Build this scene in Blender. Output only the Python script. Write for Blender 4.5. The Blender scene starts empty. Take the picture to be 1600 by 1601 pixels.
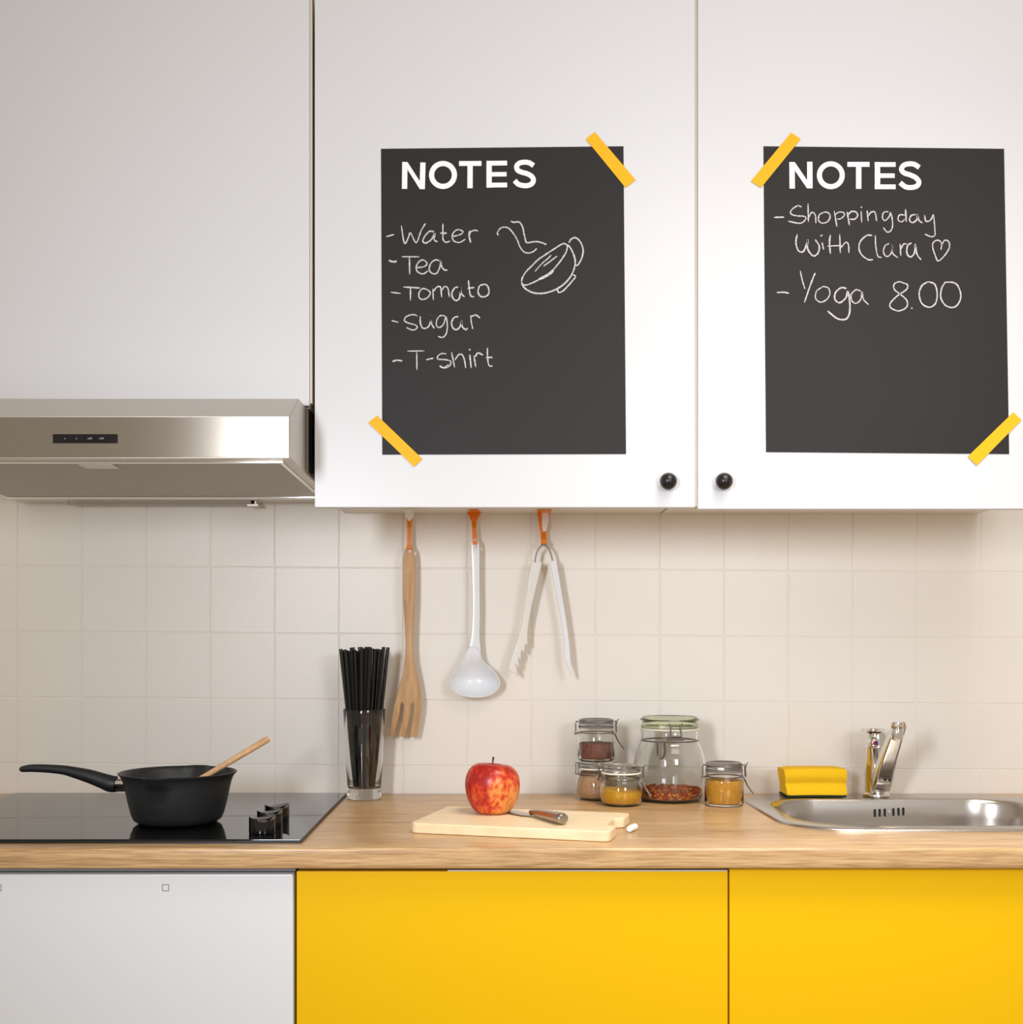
import bpy, bmesh, math, random
from mathutils import Vector, Matrix, noise

S = bpy.context.scene
# ---------------------------------------------------------------- camera
F, CX, CY = 1800.0, 765.0, 1010.0          # focal length and vanishing point in pixels of a 1600x1601 frame
WT = 0.90                                  # height of the worktop above the floor
CH = 0.28                                  # camera height above the worktop
cam_d = bpy.data.cameras.new('camera')
cam = bpy.data.objects.new('camera', cam_d)
S.collection.objects.link(cam)
S.camera = cam
cam.location = (0, 0, WT + CH)
cam.rotation_euler = (math.pi / 2, 0, 0)
cam_d.sensor_fit = 'HORIZONTAL'
cam_d.sensor_width = 36.0
cam_d.lens = F / 1600 * 36
cam_d.shift_x = (800 - CX) / 1600
cam_d.shift_y = (CY - 800.5) / 1600
cam_d.clip_start = 0.05
# ---------------------------------------------------------------- light
S.view_settings.view_transform = 'Standard'
S.view_settings.look = 'None'
S.view_settings.gamma = 1
S.view_settings.use_curve_mapping = False
S.view_settings.exposure = -0.03
w = bpy.data.worlds.new('world')
S.world = w
w.use_nodes = True
w.node_tree.nodes['Background'].inputs[0].default_value = (1.0, 0.885, 0.735, 1)
w.node_tree.nodes['Background'].inputs[1].default_value = 0.53


def area(name, loc, target, size, power, color, sy=None, spread=math.pi):
    l = bpy.data.lights.new(name, 'AREA')
    l.energy = power
    l.color = color
    l.shape = 'RECTANGLE'
    l.size = size
    l.spread = spread
    l.size_y = sy or size
    o = bpy.data.objects.new(name, l)
    S.collection.objects.link(o)
    o.location = loc
    o.rotation_euler = (Vector(target) - Vector(loc)).to_track_quat('-Z', 'Y').to_euler()
    return o


area('key_softbox', (-0.62, -0.15, WT + 0.56), (0.33, 2.1, WT + 0.46), 0.17, 7.0, (0.87, 0.92, 1.0), 0.42, 1.7)
area('warm_softbox', (0.86, -0.10, WT + 0.62), (0.52, 2.1, WT + 0.52), 0.40, 4.7, (0.88, 0.94, 1.02), 0.40, 2.2)
area('worktop_fill', (0.65, 1.12, WT + 1.55), (0.60, 1.42, WT), 0.8, 5.6, (1.0, 0.94, 0.86), 0.4, 1.35)  # unseen overhead light added to brighten the worktop
area('upper_fill', (0.75, 0.35, WT + 1.45), (0.75, 1.81, WT + 1.0), 1.0, 3.5, (1.0, 0.97, 0.95), 0.6, 2.0)  # unseen fill light added to brighten the upper doors

COL = S.collection
rnd = random.Random(7)


# ---------------------------------------------------------------- helpers
def P(px, py, d):
    """world point that stands at distance d and shows at pixel px,py"""
    return Vector(((px - CX) * d / F, d, WT + CH - (py - CY) * d / F))


def W(x, d, z):
    return Vector((x, d, WT + z))


def lin(c):
    r = []
    for v in c:
        v = v / 255
        r.append(v / 12.92 if v <= 0.04045 else ((v + 0.055) / 1.055) ** 2.4)
    return (*r, 1)


class NT:
    def __init__(s, name):
        s.m = bpy.data.materials.new(name)
        s.m.use_nodes = True
        s.t = s.m.node_tree
        s.b = s.t.nodes['Principled BSDF']

    def n(s, kind, **kw):
        nd = s.t.nodes.new(kind)
        for k, v in kw.items():
            if hasattr(nd, k):
                setattr(nd, k, v)
            else:
                nd.inputs[k.replace('_', ' ')].default_value = v
        return nd

    def l(s, a, b):
        s.t.links.new(a, b)


def setb(b, **kw):
    names = dict(color='Base Color', rough='Roughness', metal='Metallic', trans='Transmission Weight', ior='IOR',
                 spec='Specular IOR Level', coat='Coat Weight', coatr='Coat Roughness', sss='Subsurface Weight', aniso='Anisotropic')
    for k, v in kw.items():
        b.inputs[names[k]].default_value = v


def mat(name, color, rough=0.5, bump=0.0, bscale=200, vary=0.0, vscale=6, stretch=(1, 1, 1), **kw):
    """principled material with optional noise variation and relief"""
    N = NT(name)
    setb(N.b, color=lin(color), rough=rough, **kw)
    if vary or bump:
        tc = N.n('ShaderNodeTexCoord')
        mp = N.n('ShaderNodeMapping')
        mp.inputs['Scale'].default_value = stretch
        N.l(tc.outputs['Object'], mp.inputs['Vector'])
    if vary:
        no = N.n('ShaderNodeTexNoise', Scale=vscale, Detail=4.0)
        N.l(mp.outputs[0], no.inputs['Vector'])
        mx = N.n('ShaderNodeMix', data_type='RGBA')
        c = lin(color)
        mx.inputs['A'].default_value = tuple(v * (1 - vary) for v in c[:3]) + (1,)
        mx.inputs['B'].default_value = tuple(min(1, v * (1 + vary)) for v in c[:3]) + (1,)
        N.l(no.outputs['Fac'], mx.inputs['Factor'])
        N.l(mx.outputs['Result'], N.b.inputs['Base Color'])
    if bump:
        nb = N.n('ShaderNodeTexNoise', Scale=bscale, Detail=3.0)
        N.l(mp.outputs[0], nb.inputs['Vector'])
        bp = N.n('ShaderNodeBump', Strength=bump, Distance=0.002)
        N.l(nb.outputs['Fac'], bp.inputs['Height'])
        N.l(bp.outputs[0], N.b.inputs['Normal'])
    return N.m


def ramp_mat(name, stops, scale, stretch, rough=0.5, detail=6, bump=0.1, tex='ShaderNodeTexNoise', distort=0.0, **kw):
    N = NT(name)
    setb(N.b, rough=rough, **kw)
    tc = N.n('ShaderNodeTexCoord')
    mp = N.n('ShaderNodeMapping')
    mp.inputs['Scale'].default_value = stretch
    N.l(tc.outputs['Object'], mp.inputs['Vector'])
    if tex == 'ShaderNodeTexNoise':
        t = N.n(tex, Scale=scale, Detail=float(detail), Distortion=distort)
        out = t.outputs['Fac']
    else:
        t = N.n(tex, Scale=scale)
        out = t.outputs['Color']
    N.l(mp.outputs[0], t.inputs['Vector'])
    r = N.n('ShaderNodeValToRGB')
    while len(r.color_ramp.elements) < len(stops):
        r.color_ramp.elements.new(0.5)
    for e, (p, c) in zip(r.color_ramp.elements, stops):
        e.position = p
        e.color = lin(c)
    if tex != 'ShaderNodeTexNoise':
        sp = N.n('ShaderNodeSeparateColor')
        N.l(out, sp.inputs[0])
        out = sp.outputs[0]
    N.l(out, r.inputs[0])
    N.l(r.outputs[0], N.b.inputs['Base Color'])
    if bump:
        bp = N.n('ShaderNodeBump', Strength=bump, Distance=0.001)
        N.l(out, bp.inputs['Height'])
        N.l(bp.outputs[0], N.b.inputs['Normal'])
    return N.m


def obj(name, me, m=None, parent=None, smooth=True, **props):
    if isinstance(me, bmesh.types.BMesh):
        bm = me
        bmesh.ops.recalc_face_normals(bm, faces=bm.faces)
        me = bpy.data.meshes.new(name)
        bm.to_mesh(me)
        bm.free()
    if m:
        me.materials.clear()
        me.materials.append(m)
    if smooth:
        me.polygons.foreach_set('use_smooth', [True] * len(me.polygons))
        me.set_sharp_from_angle(angle=math.radians(40))
    o = bpy.data.objects.new(name, me)
    COL.objects.link(o)
    if smooth and len(me.polygons) < 400:
        wn = o.modifiers.new('weighted_normals', 'WEIGHTED_NORMAL')
        wn.keep_sharp = True
        wn.weight = 90
    if parent:
        o.parent = parent
        # meshes are written in world coordinates, parents sit at their own base
        o.matrix_parent_inverse = Matrix.Translation(parent.matrix_basis.translation).inverted() if not parent.parent else Matrix.Identity(4)
    for k, v in props.items():
        o[k] = v
    return o


def empty(name, loc, label, cat, group=None, rz=0):
    o = bpy.data.objects.new(name, None)
    COL.objects.link(o)
    o.location = loc
    o['label'] = label
    o['category'] = cat
    o.empty_display_size = 0.02
    if group:
        o['group'] = group
    return o


def tag(o, label, cat, group=None):
    o['label'] = label
    o['category'] = cat
    if group:
        o['group'] = group
    return o


def box(bm, x0, x1, y0, y1, z0, z1, bev=0.0, seg=2):
    """box in world x, depth d and height over the worktop"""
    r = bmesh.ops.create_cube(bm, size=1)
    vs = r['verts']
    bmesh.ops.scale(bm, vec=(x1 - x0, y1 - y0, z1 - z0), verts=vs)
    bmesh.ops.translate(bm, vec=((x0 + x1) / 2, (y0 + y1) / 2, WT + (z0 + z1) / 2), verts=vs)
    if bev:
        es = list({e for v in vs for e in v.link_edges})
        bmesh.ops.bevel(bm, geom=es, offset=bev, segments=seg, affect='EDGES', profile=0.5)
    return bm


def boxm(*a, **k):
    bm = bmesh.new()
    return box(bm, *a, **k)


def lathe(bm, prof, c, n=48, closed=False):
    """prof: list of (r, z) ; c: Vector base centre"""
    rings = []
    for r, z in prof:
        if r < 1e-6:
            rings.append([bm.verts.new(c + Vector((0, 0, z)))])
        else:
            rings.append([bm.verts.new(c + Vector((r * math.cos(2 * math.pi * i / n), r * math.sin(2 * math.pi * i / n), z))) for i in range(n)])
    pairs = list(zip(rings, rings[1:]))
    if closed:
        pairs.append((rings[-1], rings[0]))
    for a, b in pairs:
        for i in range(n):
            j = (i + 1) % n
            if len(a) == 1 and len(b) == 1:
                continue
            if len(a) == 1:
                bm.faces.new((a[0], b[i], b[j]))
            elif len(b) == 1:
                bm.faces.new((a[i], a[j], b[0]))
            else:
                bm.faces.new((a[i], a[j], b[j], b[i]))
    return bm


def catmull(pts, k=6):
    if len(pts) < 3:
        return [Vector(p) for p in pts]
    P_ = [Vector(p) for p in pts]
    P_ = [P_[0] * 2 - P_[1]] + P_ + [P_[-1] * 2 - P_[-2]]
    out = []
    for i in range(1, len(P_) - 2):
        a, b, c, d = P_[i - 1:i + 3]
        for j in range(k):
            t = j / k
            out.append(0.5 * ((2 * b) + (c - a) * t + (2 * a - 5 * b + 4 * c - d) * t * t + (3 * b - a - 3 * c + d) * t ** 3))
    out.append(P_[-2])
    return out


def tube(bm, pts, rad, n=10, caps=True, smooth=0, up=Vector((0, 0, 1)), flat=1.0):
    """sweep a round (or flattened) section along pts; rad = number or list"""
    pts = [Vector(p) for p in pts]
    rads = rad if isinstance(rad, (list, tuple)) else [rad] * len(pts)
    if smooth:
        q = catmull([(*p, r) for p, r in zip(pts, rads)], smooth) if False else None
        pr = [Vector((p.x, p.y, p.z, r)) for p, r in zip(pts, rads)]
        pr = [pr[0] * 2 - pr[1]] + pr + [pr[-1] * 2 - pr[-2]]
        out = []
        for i in range(1, len(pr) - 2):
            a, b, c, d = pr[i - 1:i + 3]
            for j in range(smooth):
                t = j / smooth
                out.append(0.5 * ((2 * b) + (c - a) * t + (2 * a - 5 * b + 4 * c - d) * t * t + (3 * b - a - 3 * c + d) * t ** 3))
        out.append(pr[-2])
        pts = [Vector(p[:3]) for p in out]
        rads = [max(1e-5, p[3]) for p in out]
    rings = []
    u0 = None
    for i, p in enumerate(pts):
        t = (pts[min(i + 1, len(pts) - 1)] - pts[max(i - 1, 0)]).normalized()
        if u0 is None:
            ref = up if abs(t.dot(up)) < 0.95 else Vector((0, 1, 0))
            u = (ref - t * ref.dot(t)).normalized()
        else:
            u = (u0 - t * u0.dot(t)).normalized()
        u0 = u
        v = t.cross(u)
        rings.append([bm.verts.new(p + u * math.cos(2 * math.pi * k / n) * rads[i] + v * math.sin(2 * math.pi * k / n) * rads[i] * flat) for k in range(n)])
    for a, b in zip(rings, rings[1:]):
        for k in range(n):
            j = (k + 1) % n
            bm.faces.new((a[k], a[j], b[j], b[k]))
    if caps:
        bm.faces.new(rings[0])
        bm.faces.new(rings[-1])
    return bm


def outline(name, loops, thick, bevel=0.0, bres=2):
    """2D outlines (holes allowed) in local XY extruded along Z -> mesh"""
    cu = bpy.data.curves.new(name, 'CURVE')
    cu.dimensions = '2D'
    cu.fill_mode = 'BOTH'
    cu.extrude = max(0, thick / 2 - bevel)
    cu.bevel_depth = bevel
    cu.offset = -bevel
    cu.bevel_resolution = bres
    for lp in loops:
        sp = cu.splines.new('POLY')
        sp.points.add(len(lp) - 1)
        for p, q in zip(sp.points, lp):
            p.co = (q[0], q[1], 0, 1)
        sp.use_cyclic_u = True
    o = bpy.data.objects.new(name, cu)
    COL.objects.link(o)
    dg = bpy.context.evaluated_depsgraph_get()
    dg.update()
    me = bpy.data.meshes.new_from_object(o.evaluated_get(dg))
    bpy.data.objects.remove(o)
    bpy.data.curves.remove(cu)
    bm = bmesh.new()
    bm.from_mesh(me)
    bmesh.ops.remove_doubles(bm, verts=bm.verts, dist=1e-6)
    bm.to_mesh(me)
    bm.free()
    me.name = name
    return me


def facing(me, d):
    """local XY outline (x, height) stood up facing the camera with its middle at distance d"""
    me.transform(Matrix.Translation((0, d, 0)) @ Matrix.Rotation(math.pi / 2, 4, 'X'))
    return me


def pxy(pts, d):
    """pixels -> (x, z) pairs on the plane at distance d"""
    return [(P(a, b, d).x, P(a, b, d).z) for a, b in pts]


def rrect(x0, x1, y0, y1, r, n=8):
    out = []
    for cx, cy, a0 in ((x1 - r, y1 - r, 0), (x0 + r, y1 - r, 90), (x0 + r, y0 + r, 180), (x1 - r, y0 + r, 270)):
        for i in range(n + 1):
            a = math.radians(a0 + 90 * i / n)
            out.append((cx + r * math.cos(a), cy + r * math.sin(a)))
    return out


def smoothclosed(pts, k=4):
    n = len(pts)
    out = []
    for i in range(n):
        a, b, c, d = (Vector(pts[(i + j - 1) % n]) for j in range(4))
        for j in range(k):
            t = j / k
            out.append(tuple(0.5 * ((2 * b) + (c - a) * t + (2 * a - 5 * b + 4 * c - d) * t * t + (3 * b - a - 3 * c + d) * t ** 3)))
    return out


# ---------------------------------------------------------------- materials
M = {}
M['cab'] = mat('white_lacquer', (213, 212, 214), 0.32, spec=0.4)
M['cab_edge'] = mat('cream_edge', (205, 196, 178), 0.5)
M['carcass'] = mat('white_melamine', (232, 226, 216), 0.5)
M['yellow'] = mat('yellow_lacquer', (240, 189, 1), 0.42, spec=0.22)
M['black_knob'] = mat('black_satin', (18, 16, 16), 0.3)
M['dw'] = mat('dishwasher_white', (226, 228, 232), 0.35)
M['grey_strip'] = mat('grey_strip', (150, 153, 156), 0.4, metal=0.3)
M['dark'] = mat('dark_gap', (12, 11, 10), 0.7)
M['plaster'] = mat('plaster', (225, 218, 208), 0.8, bump=0.2, bscale=60)
M['grout'] = mat('grout', (238, 232, 224), 0.85, bump=0.3, bscale=300)
M['tile'] = mat('glazed_tile', (235, 229, 220), 0.36, bump=0.10, bscale=260, vary=0.02, vscale=9, spec=0.4)
M['floor'] = mat('floor_laminate', (170, 150, 125), 0.5, vary=0.2, stretch=(1, 8, 1))
M['paper'] = mat('chalkboard_paper', (31, 27, 27), 0.6, bump=0.08, bscale=900, vary=0.06, vscale=3, spec=0.35)
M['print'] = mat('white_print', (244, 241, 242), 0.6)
M['tape'] = mat('yellow_tape', (236, 176, 12), 0.55, spec=0.3)
M['hob'] = mat('black_glass', (9, 9, 10), 0.03, spec=0.5)
M['hob_edge'] = mat('hob_edge', (20, 18, 17), 0.35)
M['gloss_black'] = mat('gloss_black', (10, 9, 11), 0.12)
M['pan'] = mat('pan_coating', (34, 35, 37), 0.42, bump=0.06, bscale=700)
M['pan_in'] = mat('pan_inside', (38, 38, 39), 0.36, bump=0.06, bscale=500)
M['bakelite'] = mat('bakelite', (28, 28, 31), 0.45)
M['chrome'] = mat('chrome', (225, 222, 218), 0.06, metal=1.0)
M['wire_dark'] = mat('latch_wire', (96, 90, 90), 0.35, metal=1.0)
M['wire'] = mat('steel_wire', (132, 128, 125), 0.28, metal=1.0)
M['sink'] = mat('sink_steel', (196, 190, 184), 0.24, metal=1.0, bump=0.03, bscale=500)
M['straw'] = mat('black_straw', (8, 7, 8), 0.18)
M['white_plastic'] = mat('white_plastic', (228, 231, 235), 0.22, sss=0.0)
M['tong_plastic'] = mat('tong_plastic', (226, 222, 216), 0.3)
M['orange'] = mat('orange_plastic', (236, 128, 16), 0.35)
M['chalk_stick'] = mat('chalk_stick', (250, 248, 244), 0.85)
M['sponge'] = mat('sponge_yellow', (252, 198, 8), 0.9, bump=0.6, bscale=900, vary=0.05, vscale=60)
M['scour'] = mat('scouring_pad', (28, 44, 34), 0.95, bump=0.8, bscale=1200)
M['gasket'] = mat('rubber_gasket', (240, 234, 220), 0.5)
M['gasket_grey'] = mat('grey_gasket', (120, 116, 112), 0.5)
M['acrylic'] = mat('clear_acrylic', (240, 240, 240), 0.12, trans=0.9)
M['board'] = ramp_mat('maple_board', [(0.3, (232, 208, 166)), (0.7, (246, 226, 190))], 6, (1, 14, 14), 0.5, bump=0.05)
M['fork_wood'] = ramp_mat('beech_wood', [(0.3, (176, 134, 88)), (0.7, (206, 165, 118))], 14, (10, 10, 1), 0.55, bump=0.15)
M['spoon_wood'] = ramp_mat('spoon_wood', [(0.3, (196, 150, 104)), (0.7, (222, 180, 134))], 14, (6, 6, 6), 0.55, bump=0.1)


def glass(name, color, rough=0.0):
    N = NT(name)
    setb(N.b, color=lin(color), rough=rough, trans=1.0, ior=1.45)
    return N.m


M['glass'] = glass('clear_glass', (252, 253, 252))
M['glass_green'] = glass('green_glass', (214, 224, 192), 0.05)
M['glass_grey'] = glass('grey_glass', (172, 168, 170), 0.05)


def chalk_mat():
    N = NT('chalk_line')
    setb(N.b, rough=0.9)
    tc = N.n('ShaderNodeTexCoord')
    no = N.n('ShaderNodeTexNoise', Scale=900.0, Detail=2.0)
    N.l(tc.outputs['Object'], no.inputs['Vector'])
    r = N.n('ShaderNodeValToRGB')
    r.color_ramp.elements[0].position = 0.36
    r.color_ramp.elements[0].color = lin((105, 101, 102))
    r.color_ramp.elements[1].position = 0.56
    r.color_ramp.elements[1].color = lin((226, 221, 219))
    N.l(no.outputs['Fac'], r.inputs[0])
    N.l(r.outputs[0], N.b.inputs['Base Color'])
    return N.m


M['chalk'] = chalk_mat()


def steel_mat(name, col, rough, sx=(12, 400, 400), aniso=0.0):
    """brushed along x"""
    N = NT(name)
    setb(N.b, color=lin(col), metal=1.0, rough=rough, aniso=aniso)
    if aniso:
        tg = N.n('ShaderNodeTangent', direction_type='RADIAL', axis='Z')
        N.l(tg.outputs[0], N.b.inputs['Tangent'])
        N.b.inputs['Anisotropic Rotation'].default_value = 0.25
    tc = N.n('ShaderNodeTexCoord')
    mp = N.n('ShaderNodeMapping')
    mp.inputs['Scale'].default_value = sx
    N.l(tc.outputs['Object'], mp.inputs['Vector'])
    no = N.n('ShaderNodeTexNoise', Scale=3.0, Detail=3.0)
    N.l(mp.outputs[0], no.inputs['Vector'])
    bp = N.n('ShaderNodeBump', Strength=0.05, Distance=0.0003)
    N.l(no.outputs['Fac'], bp.inputs['Height'])
    if not aniso:
        N.l(bp.outputs[0], N.b.inputs['Normal'])
    # faint smudges
    n2 = N.n('ShaderNodeTexNoise', Scale=7.0, Detail=3.0)
    N.l(tc.outputs['Object'], n2.inputs['Vector'])
    mr = N.n('ShaderNodeMapRange')
    mr.inputs['To Min'].default_value = rough * 0.9
    mr.inputs['To Max'].default_value = rough * 1.15
    N.l(n2.outputs['Fac'], mr.inputs['Value'])
    N.l(mr.outputs[0], N.b.inputs['Roughness'])
    return N.m


M['steel'] = steel_mat('brushed_steel', (168, 160, 150), 0.22, aniso=0.85)
M['steel_dull'] = steel_mat('dull_steel', (214, 206, 197), 0.42)


def filter_mat():
    N = NT('filter_mesh')
    setb(N.b, metal=0.35, rough=0.5)
    tc = N.n('ShaderNodeTexCoord')
    mp = N.n('ShaderNodeMapping')
    mp.inputs['Scale'].default_value = (320, 320, 320)
    mp.inputs['Rotation'].default_value = (0, 0, 0.785)
    N.l(tc.outputs['Object'], mp.inputs['Vector'])
    ch = N.n('ShaderNodeTexVoronoi', Scale=1.0, Randomness=0.0)
    N.l(mp.outputs[0], ch.inputs['Vector'])
    r = N.n('ShaderNodeValToRGB')
    r.color_ramp.elements[0].position = 0.25
    r.color_ramp.elements[0].color = lin((120, 114, 108))
    r.color_ramp.elements[1].position = 0.4
    r.color_ramp.elements[1].color = lin((186, 179, 171))
    N.l(ch.outputs['Distance'], r.inputs[0])
    N.l(r.outputs[0], N.b.inputs['Base Color'])
    return N.m


M['filter'] = filter_mat()


def oak_mat():
    N = NT('oak_worktop')
    setb(N.b, rough=0.30, spec=0.75)
    tc = N.n('ShaderNodeTexCoord')
    mp = N.n('ShaderNodeMapping')
    mp.inputs['Scale'].default_value = (1.6, 26, 60)
    N.l(tc.outputs['Object'], mp.inputs['Vector'])
    n1 = N.n('ShaderNodeTexNoise', Scale=2.2, Detail=7.0, Roughness=0.62, Distortion=0.6)
    N.l(mp.outputs[0], n1.inputs['Vector'])
    r = N.n('ShaderNodeValToRGB')
    els = [(0.28, (174, 134, 88)), (0.44, (203, 164, 115)), (0.60, (217, 179, 129)), (0.80, (226, 191, 142))]
    while len(r.color_ramp.elements) < 4:
        r.color_ramp.elements.new(0.5)
    for e, (p, c) in zip(r.color_ramp.elements, els):
        e.position = p
        e.color = lin(c)
    N.l(n1.outputs['Fac'], r.inputs[0])
    mp2 = N.n('ShaderNodeMapping')
    mp2.inputs['Scale'].default_value = (9, 220, 260)
    N.l(tc.outputs['Object'], mp2.inputs['Vector'])
    n2 = N.n('ShaderNodeTexNoise', Scale=2.0, Detail=4.0)
    N.l(mp2.outputs[0], n2.inputs['Vector'])
    r2 = N.n('ShaderNodeValToRGB')
    r2.color_ramp.elements[0].position = 0.38
    r2.color_ramp.elements[0].color = (0.60, 0.53, 0.46, 1)
    r2.color_ramp.elements[1].position = 0.57
    r2.color_ramp.elements[1].color = (1, 1, 1, 1)
    N.l(n2.outputs['Fac'], r2.inputs[0])
    mx = N.n('ShaderNodeMix', data_type='RGBA', blend_type='MULTIPLY')
    mx.inputs['Factor'].default_value = 0.75
    N.l(r.outputs[0], mx.inputs['A'])
    N.l(r2.outputs[0], mx.inputs['B'])
    N.l(mx.outputs['Result'], N.b.inputs['Base Color'])
    bp = N.n('ShaderNodeBump', Strength=0.06, Distance=0.0005)
    N.l(n2.outputs['Fac'], bp.inputs['Height'])
    N.l(bp.outputs[0], N.b.inputs['Normal'])
    return N.m


M['oak'] = oak_mat()


def apple_mat():
    N = NT('apple_skin')
    setb(N.b, rough=0.33, spec=0.5)
    tc = N.n('ShaderNodeTexCoord')
    mp = N.n('ShaderNodeMapping')
    mp.inputs['Location'].default_value = (-0.005, -1.82, -WT * 0.6)
    mp.inputs['Scale'].default_value = (1, 1, 0.6)
    N.l(tc.outputs['Object'], mp.inputs['Vector'])
    n1 = N.n('ShaderNodeTexNoise', Scale=26.0, Detail=4.0)
    n2 = N.n('ShaderNodeTexNoise', Scale=150.0, Detail=4.0)
    N.l(mp.outputs[0], n1.inputs['Vector'])
    N.l(mp.outputs[0], n2.inputs['Vector'])
    ad = N.n('ShaderNodeMath', operation='MULTIPLY_ADD')
    ad.inputs[1].default_value = 0.8
    N.l(n2.outputs['Fac'], ad.inputs[0])
    N.l(n1.outputs['Fac'], ad.inputs[2])
    # more yellow low on the right cheek
    sx = N.n('ShaderNodeSeparateXYZ')
    N.l(mp.outputs[0], sx.inputs[0])
    a2 = N.n('ShaderNodeMath', operation='MULTIPLY_ADD')
    a2.inputs[1].default_value = 2.4
    N.l(sx.outputs[0], a2.inputs[0])
    N.l(ad.outputs[0], a2.inputs[2])
    a3 = N.n('ShaderNodeMath', operation='MULTIPLY_ADD')
    a3.inputs[1].default_value = -2.6
    N.l(sx.outputs[2], a3.inputs[0])
    N.l(a2.outputs[0], a3.inputs[2])
    r = N.n('ShaderNodeValToRGB')
    els = [(0.66, (160, 26, 20)), (0.77, (194, 50, 28)), (0.88, (212, 88, 40)), (0.99, (230, 146, 72))]
    while len(r.color_ramp.elements) < 4:
        r.color_ramp.elements.new(0.5)
    for e, (p, c) in zip(r.color_ramp.elements, els):
        e.position = p
        e.color = lin(c)
    N.l(a3.outputs[0], r.inputs[0])
    N.l(r.outputs[0], N.b.inputs['Base Color'])
    return N.m


M['apple'] = apple_mat()
M['stem'] = mat('apple_stem', (96, 60, 34), 0.7)
M['cocoa'] = mat('brown_powder', (138, 86, 66), 0.95, bump=0.5, bscale=500, vary=0.25, vscale=90)
M['cinnamon'] = mat('tan_powder', (206, 160, 116), 0.95, bump=0.3, bscale=400, vary=0.1, vscale=60)
M['curry'] = mat('yellow_powder', (234, 172, 26), 0.95, bump=0.3, bscale=400, vary=0.12, vscale=80)
M['turmeric'] = mat('ochre_powder', (226, 160, 34), 0.95, bump=0.4, bscale=400, vary=0.2, vscale=90)
M['chili'] = ramp_mat('chilli_flakes', [(0.0, (96, 18, 8)), (0.45, (168, 40, 14)), (0.72, (198, 84, 26)), (0.95, (232, 170, 70))], 260,
                      (1, 1, 1), 0.7, tex='ShaderNodeTexVoronoi', bump=0.8)

# ================================================================ SETTING
WD = 2.19        # distance of the tile faces
wall = obj('wall_back', boxm(-1.45, 1.55, WD + 0.0014, WD + 0.12, -WT, 1.7), M['grout'], smooth=False, kind='structure')
obj('floor', boxm(-1.45, 1.55, 0.0, WD + 0.12, -WT - 0.05, -WT), M['floor'], smooth=False, kind='structure')
# tiles: every tile a piece of the wall, rows running very slightly down to the right
TP, TQ = 0.1222, 0.1253
tb = boxm(-TP / 2 + 0.0008, TP / 2 - 0.0008, -0.004, 0.004, -WT - TQ / 2 + 0.0008, -WT + TQ / 2 - 0.0008, bev=0.0009, seg=1)
tme = bpy.data.meshes.new('tile')
bmesh.ops.recalc_face_normals(tb, faces=tb.faces)
tb.to_mesh(tme)
tb.free()
tme.materials.append(M['tile'])
slope = math.radians(0.38)
for r in range(0, 6):
    for c in range(-11, 12):
        x = -0.0414 + (c + 0.5) * TP
        z = 0.0513 + (r - 0.5) * TQ
        if r == 0:
            z += 0.0          # lowest row is cut by the worktop
        z2 = z - x * math.tan(slope)
        t = bpy.data.objects.new('tile', tme)
        COL.objects.link(t)
        t.parent = wall
        jit = rnd.uniform(-0.0012, 0.0012)
        t.location = (x + z * math.sin(slope) * 0.0, WD + 0.004 + rnd.uniform(-0.0002, 0.0002), WT + z2)
        t.rotation_euler = (rnd.uniform(-0.0025, 0.0025), slope, rnd.uniform(-0.0025, 0.0025))

# ================================================================ WORKTOP
WF = 1.595
sink_out = (0.457, 0.985, 1.738, 2.15)
me = outline('worktop', [[(-1.3, WF), (1.4, WF), (1.4, WD - 0.002), (-1.3, WD - 0.002)], rrect(0.475, 0.967, 1.756, 2.092, 0.085)], 0.029, 0.004, 3)
me.transform(Matrix.Translation((0, 0, WT - 0.0145)))
tag(obj('worktop', me, M['oak']), 'long light oak worktop with rounded front edge running under the tiled wall', 'worktop')

# ================================================================ UPPER CABINETS
UD = 1.81
UT = 1.34


def wall_cabinet(x0, x1, dz, label, knob=None, bot=0.498, box_bot=0.532, side_in=0.0):
    e = empty('wall_cabinet', W((x0 + x1) / 2, 2.0, box_bot), label, 'cabinet')
    bm = bmesh.new()
    t = 0.016
    a, b = x0 + side_in, x1 - side_in
    y0 = UD + 0.0195
    box(bm, a, a + t, y0, WD - 0.001, box_bot, UT)
    box(bm, b - t, b, y0, WD - 0.001, box_bot, UT)
    box(bm, a + t, b - t, y0, WD - 0.001, box_bot, box_bot + t)
    box(bm, a + t, b - t, y0, WD - 0.001, UT - t, UT)
    box(bm, a + t, b - t, WD - 0.010, WD - 0.001, box_bot + t, UT - t)
    obj('carcass', bm, M['carcass'], e, smooth=False)
    d = obj('door', boxm(x0, x1, UD, UD + 0.018, bot + dz, UT, bev=0.0012), M['cab'], e)
    if knob:
        c = W(knob, UD, 0.537)
        prof = [(0.0, 0.0270), (0.0040, 0.0266), (0.0080, 0.0248), (0.0112, 0.0216), (0.0131, 0.0172), (0.0134, 0.0135), (0.0122, 0.0095), (0.0094, 0.0062), (0.0070, 0.0048), (0.0062, 0.0030), (0.0066, 0.0)]
        bm = lathe(bmesh.new(), prof, Vector(), 32)
        bm.transform(Matrix.Translation(c) @ Matrix.Rotation(math.pi / 2, 4, 'X'))
        obj('knob', bm, M['black_knob'], d, label='round black knob')
    return e


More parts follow.
